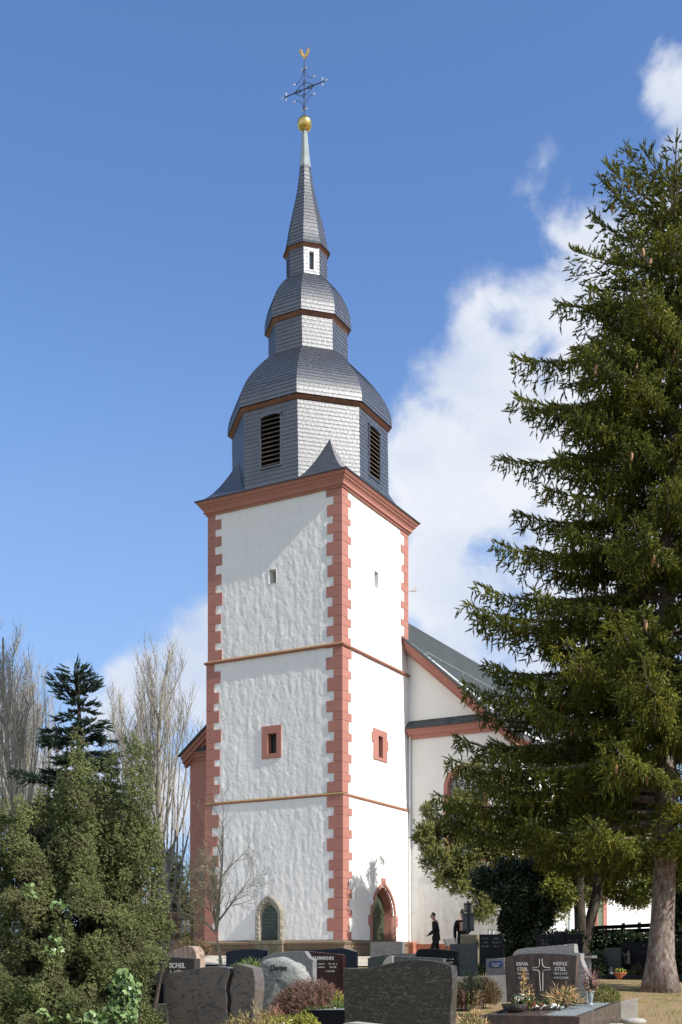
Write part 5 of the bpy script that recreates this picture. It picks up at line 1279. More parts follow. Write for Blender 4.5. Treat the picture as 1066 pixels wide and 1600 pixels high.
s.slab([(800, 1496), (804, 1488), (809, 1484), (820.5, 1481.5), (850, 1479), (870, 1477.2), (881.5, 1476.3), (885.8, 1480.5), (886, 1475), (897, 1475), (898.3, 1489), (907.5, 1490)], .20, G['rough'], name='rough_back_stone', back=.20, bottom=1566, right=[(907.5, 1500), (912.5, 1512), (916, 1530), (918, 1567)], left=[(799, 1566)])
kx0, _ = s.pt(757, 1586, -1.72); kx1, _ = s.pt(906, 1586, -1.72); y0, y1 = -1.72, .02
def kz(y): return .125 + .073 * y
mbk = MB()
def kbox(a, b_, c_, d, name, m, top=0.0, h=.35):
    mb = MB(); mb.add([(a, c_, kz(c_) + top - h), (b_, c_, kz(c_) + top - h), (b_, d, kz(d) + top - h), (a, d, kz(d) + top - h), (a, c_, kz(c_) + top), (b_, c_, kz(c_) + top), (b_, d, kz(d) + top), (a, d, kz(d) + top)], [(3,2,1,0),(4,5,6,7),(0,1,5,4),(1,2,6,5),(2,3,7,6),(3,0,4,7)]); return mb.build(name, m, s.root, bevel=.006)
kw = .10
kbox(kx0, kx1, y0, y0 + kw, 'kerb_stone', G['stiel']); kbox(kx0, kx0 + kw, y0 + kw, y1, 'kerb_stone', G['stiel']); kbox(kx1 - kw, kx1, y0 + kw, y1 + .5, 'kerb_stone', G['stiel'])
kbox(kx0 + kw, kx1 - kw, y0 + kw, y1 + .5, 'gravel_bed', G['gravel'], -.025, .2)
cxk = (kx0 + kx1) / 2
kbox(cxk - .55, cxk + .12, y0 + kw, y1 - .02, 'cover_slab', G['stiel'], -.006, .05)
KZ = lambda y: kz(y) + s.zb
# small plants as bunches --------------------------------------------------
FL = ([(0, 0, 0), (.5, 0, .2), (0, .5, .25), (-.5, 0, .2), (0, -.5, .25)], [(0, 1, 2), (0, 2, 3), (0, 3, 4), (0, 4, 1)])
STALK = ([(-.02, 0, 0), (.02, 0, 0), (.01, .01, 1.0)], [(0, 1, 2)])
M['greenleaf'] = leafmat('grave_plant_leaves', (.035, .06, .015), (.08, .13, .035), (.15, .20, .06), 8)
M['yellowgreen'] = leafmat('yellow_green_cushion', (.14, .15, .02), (.28, .29, .04), (.42, .40, .08), 5)
M['boxleaf'] = leafmat('box_leaves', (.06, .075, .012), (.15, .165, .03), (.27, .27, .07), 10)
M['juniper'] = leafmat('juniper_needles', (.05, .09, .02), (.12, .18, .05), (.24, .29, .09), 6)
M['barberry'] = leafmat('reddish_bare_barberry', (.10, .05, .04), (.20, .11, .085), (.32, .20, .14), 9)
M['brownherb'] = leafmat('dried_brown_herb', (.09, .06, .03), (.16, .11, .06), (.25, .18, .09), 8)
def clump(name, label, cat, loc, w, h, parts_, seed=1, group=None, depth=None):
    """plant: stems plus tufts of given materials; parts_: (part name, template, material, count, size, up)"""
    rnd = random.Random(seed); r = empty(name, loc, 0, label, cat, group); dp = depth or w * .7
    for (pn, tm_, m, n, sz, up) in parts_:
        pos = []; dd = []
        for i in range(n):
            a = rnd.uniform(0, 6.283); q = math.sqrt(rnd.random()); z = h * (.15 + .85 * rnd.random()) * math.sqrt(max(.05, 1 - .85 * q * q)); nn = 1 + .25 * noise.noise(Vector((math.cos(a) * 2, math.sin(a) * 2, seed)))
            if pn in ('flowers', 'blossoms'): z = h * rnd.uniform(.75, 1.08) * math.sqrt(max(.1, 1 - .8 * q * q))
            pos.append((math.cos(a) * q * w / 2 * nn, math.sin(a) * q * dp / 2 * nn, z)); dd.append((math.cos(a) * q + rnd.gauss(0, .4), math.sin(a) * q + rnd.gauss(0, .4), up + rnd.gauss(0, .3)))
        scatter_mesh(pn, tm_[0], tm_[1], np.array(pos), np.array(dd), RNG.uniform(.7, 1.3, n) * sz, m, r)
    mb = MB()
    for i in range(10):
        a = rnd.uniform(0, 6.283); q = rnd.random() * .8; mb.tube([(math.cos(a) * q * w * .2, math.sin(a) * q * dp * .2, -.02), (math.cos(a) * q * w * .42, math.sin(a) * q * dp * .42, h * rnd.uniform(.5, .9))], .004 + w * .004, 4)
    mb.build('stems', M['grey_bark'], r); return r
def gp(px, Y, dz=0): x = PX(px, Y); return (x, Y, ground(x, Y) + dz)
STK = sprigT(10, 4, .035, .8)
# on the double grave
def onk(px, py, y):         # point on the kerb bed at local depth y
    t, _ = s.pt(px, py, y); p = s.o + s.ex * t + s.ey * y; return (p.x, p.y, KZ(y))
bo = onk(804, 1575, -1.25)
mb = MB(); mb.lathe([(.11, .0), (.17, .03), (.205, .09), (.21, .125), (.195, .125), (.18, .10), (.0, .09)], 24); b_ = empty('planter_bowl', bo, 0, 'dark glazed bowl standing at the left on the brown double grave', 'bowl'); mb.build('bowl', G['bowl'], b_, smooth_angle=40)
clump('flower_arrangement', 'bouquet of white flowers and a round green leaf ball in the dark bowl', 'flowers', (bo[0] + .13, bo[1] + .1, bo[2] + .09), .26, .17, [('flowers', FL, G['wfl'], 110, .028, .8), ('leaves', BROAD, M['greenleaf'], 60, .06, .4), ('blossoms', FL, G['ofl'], 26, .03, .2)], 5)
r = empty('dried_cypress_sprig', (bo[0] + .17, bo[1] + .14, bo[2] + .16), 0, 'straw coloured dried spire standing up from the dark bowl', 'dried plant')
pos = []; dd = []
for i in range(150):
    t = random.random() ** .8; a = random.uniform(0, 6.283); w_ = .055 * (1 - t) + .006; k = 0 if i % 4 else 1; pos.append((math.cos(a) * w_ + .11 * k, math.sin(a) * w_, t * (.50 if not k else .24))); dd.append((math.cos(a), math.sin(a), 1.3))
scatter_mesh('foliage', LEAF[0], LEAF[1], np.array(pos), np.array(dd), RNG.uniform(.03, .06, 150), G['straw'], r)
mb = MB(); mb.tube([(0, 0, -.1), (0, 0, .5)], [.008, .003], 5); mb.build('stem', G['straw'], r)
clump('flower_arrangement', 'dried straw coloured grave arrangement lying right of the engraved cross', 'flowers', onk(880, 1566, -.55), .52, .26, [('stalks', STK, G['straw'], 60, .14, .9), ('leaves', BROAD, M['greenleaf'], 40, .06, .3), ('blossoms', FL, G['ofl'], 24, .03, .2)], 6, depth=.3)
clump('flower_arrangement', 'low heap of reddish withered leaves beside the dark bowl', 'flowers', onk(833, 1572, -.9), .32, .12, [('leaves', BROAD, mat('reddish_withered_leaves', (.26, .09, .045), .8, .2), 70, .05, .3), ('greens', STK, M['greenleaf'], 40, .08, .5)], 7)
rb = empty('white_ribbon', onk(866, 1572, -.85), 0, 'crumpled white ribbon on the cover of the brown double grave', 'ribbon')
mb = MB(); N = 26
for sgn, L_ in ((-1, .34), (1, .16)):
    vs = []
    for i in range(N):
        t = i / (N - 1); x = sgn * L_ * t; w_ = .055 + .03 * math.sin(t * 9); z = .02 + .05 * abs(math.sin(t * 7 + sgn)) * (1 - t * .6)
        vs += [(x, -w_ + .02 * math.sin(t * 14), z), (x, 0, z + .03 * math.sin(t * 17)), (x, w_, z * .6 + .015)]
    mb.add(vs, [(3*i+j, 3*i+3+j, 3*i+4+j, 3*i+1+j) for i in range(N-1) for j in (0, 1)])
mb.build('band', G['wfl'], rb, recalc=False)
mb = MB(); mb.lathe([(.0, .03), (.035, .04), (.045, .06), (.03, .09), (.0, .10)], 10); mb.build('bow', G['wfl'], rb, smooth=True)
va = empty('grave_vase', onk(923, 1566, -.05), 0, 'grey metal vase with dried purple heather at the right end of the brown grave', 'vase')
mb = MB(); mb.lathe([(.05, 0), (.03, .03), (.045, .12), (.055, .22), (.05, .23), (.04, .2), (.0, .19)], 14); mb.build('vase', M['lead'], va, smooth_angle=40)
clump('dried_heather', 'purple pink dried heather standing in the grey metal vase', 'flowers', (va.location.x, va.location.y, va.location.z + .18), .15, .34, [('spikes', STK, G['pfl'], 22, .13, 1.6), ('leaves', BROAD, mat('pale_brown_dry_leaves', (.30, .20, .14), .8, .2), 50, .06, .3)], 8)
# shrubs on the right
kk = Stone('pale grey kerb of the neighbouring grave with the round box shrub', 955, 20.2, name='grave_kerb', cat='grave kerb', yaw=TH + .38)
kk.slab([(954, 1569), (996.5, 1560)], .12, G['light'], name='kerb_stone')
def ball(name, label, px, Y, w, h, m, tmpl, n, sz, seed, cat='shrub', dz=0): 
    r = empty(name, gp(px, Y, dz), 0, label, cat); crown('foliage', [(0, 0, h * .48, w / 2, w / 2, h * .5)], n, sz, tmpl, m, r, up=.25, inner=.18, nscale=4, namp=.2)
    mb = MB()
    for i in range(5): a = i * 1.3; mb.tube([(0, 0, -.03), (math.cos(a) * w * .25, math.sin(a) * w * .25, h * .6)], .006, 4)
    mb.build('stems', M['grey_bark'], r); return r
ball('box_shrub', 'clipped round box shrub right of the brown double grave', 945, 20.6, .47, .42, M['boxleaf'], BROAD, 2600, .028, 1, dz=.08)
ball('box_shrub', 'small yellow green cushion behind the clipped round box shrub', 963, 21.0, .22, .2, M['yellowgreen'], BROAD, 2600, .022, 2, dz=.08)
for i, (px, py, Y, r_, lab) in enumerate([(963, 1583, 18.4, .13, 'pale flat stone lying at the foot of the light kerb'), (990, 1573, 19.3, .16, 'larger pale stone lying right of the light kerb')]):
    mb = MB(); rr = []
    for t, z in [(.0, -.03), (.85, -.02), (1, .03), (.8, .08), (.4, .10), (0, .10)]:
        rr.append([(r_ * t * math.cos(a) * 1.4 + noise.noise(Vector((math.cos(a) * 2, math.sin(a) * 2, i + t))) * .04, r_ * t * math.sin(a), z * .9) for a in np.linspace(0, 6.283, 15)[:-1]])
    mb.loft(rr, cap=False); o = mb.build('field_stone', G['light'], None, smooth=True, loc=gp(px, Y)); tag(o, lab, 'stone')
# terracotta pot and others in front of the black stone
pt_ = empty('flower_pot', gp(969, 29.9, .02), 0, 'terracotta bowl with yellow primroses in front of the black gravestone', 'flower pot')
mb = MB(); mb.lathe([(.075, 0), (.11, .06), (.13, .12), (.145, .12), (.145, .15), (.125, .15), (.11, .12), (0, .11)], 22); mb.v = [(x * 1.18, y * 1.18, z * 1.18) for x, y, z in mb.v]; mb.build('pot', G['terracotta'], pt_, smooth_angle=35)
clump('primroses', 'yellow primroses growing in the terracotta bowl', 'flowers', (pt_.location.x, pt_.location.y, pt_.location.z + .15), .28, .12, [('flowers', FL, G['yfl'], 46, .03, .9), ('leaves', BROAD, M['greenleaf'], 40, .06, .5)], 9)
clump('primroses', 'yellow and white primroses at the right edge behind the kerb', 'flowers', gp(1058, 30.6, .08), .48, .14, [('flowers', FL, G['yfl'], 60, .035, .9), ('leaves', BROAD, M['greenleaf'], 90, .07, .5)], 10)
clump('ground_plant', 'pale green rosette plant between the terracotta bowl and the spruce', 'plant', gp(985, 30.7, .08), .26, .08, [('leaves', BROAD, M['juniper'], 80, .06, .4)], 12)
clump('heather', 'brown dried heather tuft left of the spruce trunk', 'plant', gp(996, 30.8, .05), .26, .26, [('stalks', STK, M['brownherb'], 120, .09, 1.2)], 13)
fg = empty('grave_figurine', gp(955, 30.6, .10), 0, 'small grey green angel figurine left of the terracotta bowl', 'figurine')
mb = MB(); mb.lathe([(.05, 0), (.055, .03), (.03, .07), (.04, .11), (.02, .14), (.032, .165), (.02, .19), (.0, .195)], 12); mb.build('body', M['lead'], fg, smooth=True)
for sx in (-1, 1): mb = MB(); mb.add([(0, .02, .08), (sx * .06, .03, .15), (sx * .05, .035, .05), (0, .035, .08), (sx * .06, .045, .15), (sx * .05, .05, .05)], [(0, 1, 2), (3, 4, 5), (0, 1, 4, 3), (1, 2, 5, 4), (2, 0, 3, 5)]); mb.build('wing', M['lead'], fg)
clump('dark_shrub', 'dark bushy shrub left of the grey green slab', 'shrub', gp(930, 30.8), .70, .70, [('leaves', BROAD, M['ivydark'], 700, .06, .4)], 14)
sc_ = Stone('small pale stone bench top behind the brown gravestone', 908, 24.5, name='stone_ledge', cat='ledge'); sc_.slab([(906, 1494.5), (927, 1493)], .3, G['light'], bottom=1497.5); sc_.slab([(911, 1498), (921, 1497)], .15, G['grey'], name='foot', back=.05)
# centre grave
s2 = Stone('dark kerb with pale gravel of the small grave between the boulder and the wavy stone', 478, 18.2, name='grave_kerb', cat='grave kerb', zb=ground(-.5, 18.2))
s2.slab([(482, 1578.5), (545, 1578)], .10, G['black'], name='kerb_stone')
x0, _ = s2.pt(482, 1578); x1, _ = s2.pt(548, 1578); zt = s2.pt(510, 1578)[1]
mb = MB(); mb.box(x0 + .02, x1, .101, 1.3, -.1, zt - .012); mb.build('gravel_bed', G['gravel'], s2.root)
clump('barberry_bush', 'low reddish brown leafless barberry in front of the boulder stone', 'shrub', gp(485, 20.0), 1.12, .62, [('twigs', STK, M['barberry'], 2600, .10, .7), ('undergrowth', BROAD, M['greenleaf'], 260, .05, .4)], 15, depth=.6)
clump('golden_shrub', 'small bright yellow conifer left of the wavy foreground stone', 'shrub', gp(531, 19.4), .24, .50, [('foliage', SPRIG, M['yellowgreen'], 420, .05, .6)], 16)
clump('juniper', 'pale green creeping juniper beside the wavy foreground stone', 'shrub', gp(525, 18.9), .42, .40, [('foliage', SPRIG, M['juniper'], 700, .05, .5)], 17)
clump('grave_plants', 'mixed low plants with red blossoms behind the dark kerb', 'flowers', gp(508, 18.8, .15), .70, .16, [('leaves', BROAD, M['greenleaf'], 420, .05, .4), ('flowers', FL, G['rfl'], 14, .04, .8), ('blossoms', FL, G['wfl'], 14, .03, .8), ('dry', STK, M['brownherb'], 160, .06, .7)], 18, depth=.4)
lt = empty('grave_lantern', gp(513, 18.95, .12), 0, 'small dark grave lantern among the low plants', 'grave lantern')
mb = MB(); mb.lathe([(.04, 0), (.045, .02), (.035, .03), (.035, .13), (.05, .14), (.03, .18), (.008, .2)], 10); mb.build('housing', M['iron'], lt); mb = MB(); mb.lathe([(.036, .04), (.037, .12)], 10); mb.build('glass', mat('red_lantern_glass', (.45, .03, .02), .2, .5), lt)
rb2 = clump('ground_cover', 'pale yellow green ground cover in front of the boulder', 'plant', gp(445, 17.4), 1.15, .30, [('foliage', BROAD, M['yellowgreen'], 1500, .045, .5), ('dry', STK, M['brownherb'], 300, .07, .8)], 19, depth=.9)
clump('golden_shrub', 'round golden green cushion shrub at the bottom centre', 'shrub', gp(478, 14.6), .42, .62, [('foliage', SPRIG, M['yellowgreen'], 1500, .05, .7)], 20)
clump('rose_bush', 'thorny pruned rose bush with pinkish shoots before the swirled stone', 'shrub', gp(395, 13.2), .62, .72, [('shoots', STK, leafmat('rose_shoots', (.12, .07, .03), (.28, .22, .08), (.42, .36, .14), 12), 420, .13, 1.0), ('leaves', BROAD, mat('pinkish_rose_leaves', (.42, .20, .12), .7, .2), 170, .035, .5), ('blossoms', FL, mat('pale_pink_buds', (.75, .60, .55), .6, .2), 16, .03, .6)], 21, depth=.4)
clump('ground_cover', 'yellow green ground plants with pale buds between rose and cushion shrub', 'plant', gp(436, 14.2), .55, .60, [('foliage', BROAD, M['yellowgreen'], 900, .035, .6), ('shoots', STK, M['brownherb'], 200, .08, .9), ('blossoms', FL, G['wfl'], 18, .03, .6)], 22, depth=.4)
clump('red_grass_tuft', 'reddish dry grass tuft at the foot of the boulder', 'grass', gp(430, 18.4, .05), .20, .22, [('blades', STK, mat('reddish_dry_blades', (.34, .19, .12), .8, .2), 60, .12, 1.6)], 23)
clump('juniper_bush', 'bright green feathery juniper in front of the low blue black stone', 'shrub', gp(390, 25.5), .78, .62, [('foliage', STK, M['juniper'], 1600, .16, .8)], 24)
clump('juniper_bush', 'small green juniper tuft right at the young tree', 'shrub', gp(363, 26.5), .22, .40, [('foliage', STK, M['juniper'], 240, .12, .8)], 25)
clump('dried_lavender', 'brown dried lavender behind the wavy stone, left half', 'plant', gp(725, 21.5), .52, .44, [('stalks', STK, M['brownherb'], 800, .14, 1.4)], 26)
clump('dried_lavender', 'brown dried lavender bush nearer the engraved brown stone', 'plant', gp(755, 22.0), .46, .50, [('stalks', STK, M['brownherb'], 800, .14, 1.4)], 27)
clump('succulent_bush', 'tall pale succulent clump with woody twigs right of the wavy stone', 'plant', gp(738, 13.9), .36, .66, [('rosettes', BROAD, M['juniper'], 420, .045, .5), ('twigs', STK, G['straw'], 200, .12, 1.2), ('blossoms', FL, G['ofl'], 16, .02, .6)], 28)
rr = empty('flower_stakes', gp(738, 14.2, .55), 0, 'green and red upright flower spikes rising from the succulent clump', 'plant')
for i, (dx, h_, m) in enumerate([(-.10, .34, G['pfl']), (-.04, .34, M['juniper']), (.02, .40, M['juniper']), (.07, .38, G['straw']), (.12, .28, G['pfl'])]):
    pos = []; dd = []
    for j in range(40): t = j / 40; a = j * 2.4; pos.append((dx + math.cos(a) * .006, math.sin(a) * .006, t * h_)); dd.append((math.cos(a), math.sin(a), 1.6))
    scatter_mesh('spike', LEAF[0], LEAF[1], np.array(pos), np.array(dd), np.full(40, .018), m, rr)
clump('dark_flower_stake', 'dark withered flower spray standing behind the succulent clump', 'dried plant', gp(737, 20.5, .35), .28, .36, [('spray', STK, M['ivydark'], 90, .12, .8), ('blossoms', FL, G['straw'], 14, .03, .6)], 29)
clump('grave_flowers', 'white spring flowers among green leaves below the black double panel stone', 'flowers', gp(752, 29.5, .15), .34, .22, [('leaves', BROAD, M['greenleaf'], 200, .07, .5), ('flowers', FL, G['wfl'], 34, .05, .8)], 30)
clump('grave_plants', 'dark green low plants below the black double panel stone', 'plant', gp(778, 29.5, .12), .55, .26, [('leaves', BROAD, M['greenleaf'], 420, .08, .5)], 31)
clump('grave_flowers', 'small blue spring flowers before the blue plaque stone', 'flowers', gp(775, 25.2, .02), .34, .12, [('leaves', BROAD, M['greenleaf'], 120, .05, .5), ('flowers', FL, G['bfl'], 50, .028, .8)], 32)
pb = empty('planter_bowl', gp(756, 25.0, .0), 0, 'stone planter bowl with pink flowers left of the blue plaque stone', 'planter'); mb = MB(); mb.lathe([(.06, 0), (.05, .04), (.11, .12), (.13, .17), (.12, .17), (0, .14)], 16); mb.build('bowl', G['grey'], pb, smooth_angle=40)
clump('pink_flowers', 'pink and dry flowers in the stone planter bowl', 'flowers', (pb.location.x, pb.location.y, pb.location.z + .14), .24, .12, [('flowers', FL, G['pfl'], 40, .03, .8), ('leaves', STK, G['straw'], 60, .05, .8)], 33)
s3 = Stone('flat pale kerb stones in the shade behind the dried lavender', 712, 24.0, name='grave_kerb', cat='grave kerb'); s3.slab([(712, 1526.5), (800, 1524)], .14, G['light'], name='kerb_stone')
clump('dry_shrub', 'bare brown twiggy shrub at the left foot of the tower', 'shrub', gp(300, 41.5), 1.0, .55, [('twigs', STK, M['brownherb'], 500, .22, .9)], 34)
# ivy hedge with fence behind, on the right
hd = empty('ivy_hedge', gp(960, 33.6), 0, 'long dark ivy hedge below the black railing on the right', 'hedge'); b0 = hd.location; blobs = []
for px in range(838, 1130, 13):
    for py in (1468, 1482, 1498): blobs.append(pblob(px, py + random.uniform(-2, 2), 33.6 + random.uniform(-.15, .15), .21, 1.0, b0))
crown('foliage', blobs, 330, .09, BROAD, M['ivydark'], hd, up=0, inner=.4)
fe = empty('fence', gp(921, 34.6), 0, 'black two rail fence in front of the sunlit church wall', 'fence'); b0 = fe.location
p0 = P3(918, 1450.5, 34.6) - b0; p1 = P3(1075, 1443, 32.6) - b0; q0 = P3(918, 1456.8, 34.6) - b0; q1 = P3(1075, 1451.5, 32.6) - b0
for a, c_ in ((p0, p1), (q0, q1)):
    mb = MB(); h_ = .055; mb.add([tuple(a + Vector((0, dy_, dz_))) for dy_ in (0, .04) for dz_ in (-h_, h_)] + [tuple(c_ + Vector((0, dy_, dz_))) for dy_ in (0, .04) for dz_ in (-h_, h_)], [(0, 1, 5, 4), (2, 3, 7, 6), (0, 2, 6, 4), (1, 3, 7, 5), (0, 1, 3, 2), (4, 5, 7, 6)]); mb.build('rail', M['dark'], fe)
for t in (.02, .38, .54, .9):
    a = p0.lerp(p1, t); mb = MB(); mb.box(a.x - .04, a.x + .04, a.y + .045, a.y + .12, -.1, a.z + .10); mb.build('post', M['iron'], fe)
# notice board on its post
nb = empty('notice_board', gp(731.5, 35.0), 0, 'grey metal notice board on a post seen from behind', 'notice board'); b0 = nb.location
mb = MB(); mb.tube([(0, 0, -.2), (0, 0, EYE + (HOR - 1408) * 35 / F - b0.z)], .032, 10); mb.build('post', M['iron'], nb)
for (x0, x1, y0_, y1_, m, nm) in [(722.8, 741.3, 1426.8, 1455, mat('grey_sheet_metal', speck((.13, .14, .16), (.19, .20, .22), 6), .5, .4, metal=.3), 'board'), (725.3, 737.6, 1410.8, 1425.6, G['light'], 'sign')]:
    a = P3(x0, y0_, 35) - b0; c_ = P3(x1, y1_, 35) - b0; mb = MB(); mb.box(a.x, c_.x, .034, .07, c_.z, a.z); pn = mb.build(nm, m, nb, bevel=.005); mb = MB()
    for zz in (c_.z + .03, a.z - .06): mb.box(a.x + .02, c_.x - .02, .018, .033, zz, zz + .03); 
    mb.build('bracket', M['iron'], pn)
# cart-like trough
tr_ = empty('planting_trough', gp(706, 40.5), 0, 'sloping grey trough on thin legs at the church wall behind the man', 'trough'); b0 = tr_.location
a = P3(694.5, 1467.5, 40.5) - b0; c_ = P3(717, 1465, 40.5) - b0; d_ = P3(698, 1478, 40.5) - b0; e_ = P3(717, 1477, 40.5) - b0
mb = MB(); mb.prismY([(a.x, a.z), (c_.x, c_.z), (e_.x, e_.z), (d_.x, d_.z)], 0, .45); mb.build('box', M['grey_slab'], tr_, bevel=.01)
for x in (d_.x + .05, e_.x - .05):
    for y in (.05, .40): mb = MB(); mb.tube([(x, y, d_.z), (x - .05, y, -.05)], .015, 6); mb.build('leg', M['iron'], tr_)
# glass lanterns on the black double panel stone
for i, px in enumerate((763.5, 770)):
    l = empty('grave_light', (PX(px, 33.0) + .02, 33.05, EYE + (HOR - 1460) * 33 / F), 0, ['left of two small glass lights on the black double panel stone', 'right of two small glass lights on the black double panel stone'][i], 'grave light')
    mb = MB(); mb.lathe([(.035, 0), (.035, .10), (.03, .11)], 10); mb.build('glass', mat('pale_candle_glass', (.55, .55, .50), .2, .5), l); mb = MB(); mb.lathe([(.038, .11), (.03, .13), (.0, .14)], 10); mb.build('lid', M['iron'], l)
# white lace wound on the young tree
mb = MB()
for i in range(60):
    t = i / 60; a = t * 26; r = .095 + .03 * math.sin(i * 1.7); mb.tube([(math.cos(a) * r, math.sin(a) * r, t * .50), (math.cos(a + .5) * (r + .02), math.sin(a + .5) * (r + .02), t * .50 + .03)], .006, 4)
o = mb.build('wire_sleeve', G['wfl'], None, loc=gp(346, 30.95, .02)); tag(o, 'white mesh sleeve wrapped round the foot of the young tree', 'tree guard')
# left background: wall, railing, board
lw = empty('garden_wall', gp(268, 51), 0, 'low rough stone wall left of the church', 'wall'); b0 = lw.location
mb = MB(); zt = EYE + (HOR - 1469) * 51 / F - b0.z; rndw = random.Random(3); x = PX(225, 51) - b0.x
while x < PX(302, 51) - b0.x:
    w_ = rndw.uniform(.25, .5); z = -.2
    while z < zt - .05: h_ = rndw.uniform(.14, .26); mb.box(x + .01, x + w_ - .01, rndw.uniform(-.03, .02), .4, z + .008, min(zt, z + h_) - .004); z += h_
    x += w_
mb.build('masonry', G['rose'], lw, bevel=.03); mb = MB(); mb.box(PX(224, 51) - b0.x, PX(303, 51) - b0.x, -.04, .45, zt, zt + .07); mb.build('coping', mat('mossy_coping', speck((.12, .12, .04), (.22, .20, .09), 5, .5), .9, .1), lw)
rl = empty('railing', gp(270, 56), 0, 'rusty red iron railing with upright bars left of the church', 'railing'); b0 = rl.location
rm = mat('rusty_railing', speck((.13, .06, .04), (.22, .10, .07), 8), .8, .2); x0, x1 = PX(235, 56) - b0.x, PX(286, 56) - b0.x; zt = EYE + (HOR - 1426) * 56 / F - b0.z
mb = MB()
for i in range(26): x = x0 + (x1 - x0) * i / 25; mb.box(x - .012, x + .012, 0, .024, 0, zt + .06)
mb.build('bars', rm, rl)
for zz in (.9, zt - .3): mb = MB(); mb.box(x0 - .05, x1 + .05, -.02, -.002, zz, zz + .05); mb.build('rail', rm, rl)
mb = MB(); mb.box(x0, x1, .3, .34, 0, zt + .1); bk_ = mb.build('timber_wall', mat('weathered_red_boards', speck((.20, .11, .08), (.30, .18, .13), 3, .3), .9, .1), None, loc=(b0.x, b0.y + 1, b0.z)); tag(bk_, 'weathered reddish board wall behind the iron railing', 'wall')
b2 = empty('notice_board', gp(290, 52.5), 0, 'blue grey stand with two white panels left of the church', 'notice board'); b0 = b2.location
bm2 = mat('blue_grey_frame', (.07, .10, .14), .5, .4)
for px in (283, 298): mb = MB(); xx = PX(px, 52.5) - b0.x; mb.box(xx - .05, xx + .05, 0, .08, -.1, EYE + (HOR - 1427) * 52.5 / F - b0.z); mb.build('post', bm2, b2)
for y0_, y1_ in ((1438, 1446), (1449, 1457)):
    za, zb_ = EYE + (HOR - y0_) * 52.5 / F - b0.z, EYE + (HOR - y1_) * 52.5 / F - b0.z; xa, xb = PX(284.5, 52.5) - b0.x, PX(297, 52.5) - b0.x
    mb = MB(); mb.box(xa, xb, .02, .05, zb_, za); pn = mb.build('panel', M['white'], b2); mb = MB(); mb.box(xa, xb, .0, .06, za + .003, za + .07); mb.build('batten', bm2, pn)
# ================================================================ PEOPLE
def skinned(name, nodes, edges, m, parent, root=0, sub=2):
    """nodes: (x,y,z,r) or (x,y,z,rx,ry)"""
    me = bpy.data.meshes.new(name); me.from_pydata([n[:3] for n in nodes], edges, []); o = bpy.data.objects.new(name, me); COL.objects.link(o)
    md = o.modifiers.new('s', 'SKIN'); md.use_smooth_shade = True; sb_ = o.modifiers.new('u', 'SUBSURF'); sb_.levels = sub; sb_.render_levels = sub
    sv = me.skin_vertices[0].data
    for i, n in enumerate(nodes): sv[i].radius = (n[3], n[4] if len(n) > 4 else n[3]); sv[i].use_root = (i == root)
    bpy.context.view_layer.update(); dg = bpy.context.evaluated_depsgraph_get(); nm = bpy.data.meshes.new_from_object(o.evaluated_get(dg)); bpy.data.objects.remove(o)
    nm.name = name; return link_mesh(name, nm, m, parent)
def chain(*idx): return [(a, b) for a, b in zip(idx, idx[1:])]
M['skin'] = mat('skin', (.42, .25, .18), .5, .3); M['suit'] = mat('black_suit_cloth', speck((.010, .011, .014), (.018, .019, .023), 30, .3, .005), .8, .2)
M['hair'] = mat('dark_hair', (.018, .013, .010), .6, .3); M['shirt'] = mat('white_shirt', (.75, .75, .75), .8, .2); M['shoe'] = mat('black_leather', (.01, .01, .01), .3, .5)
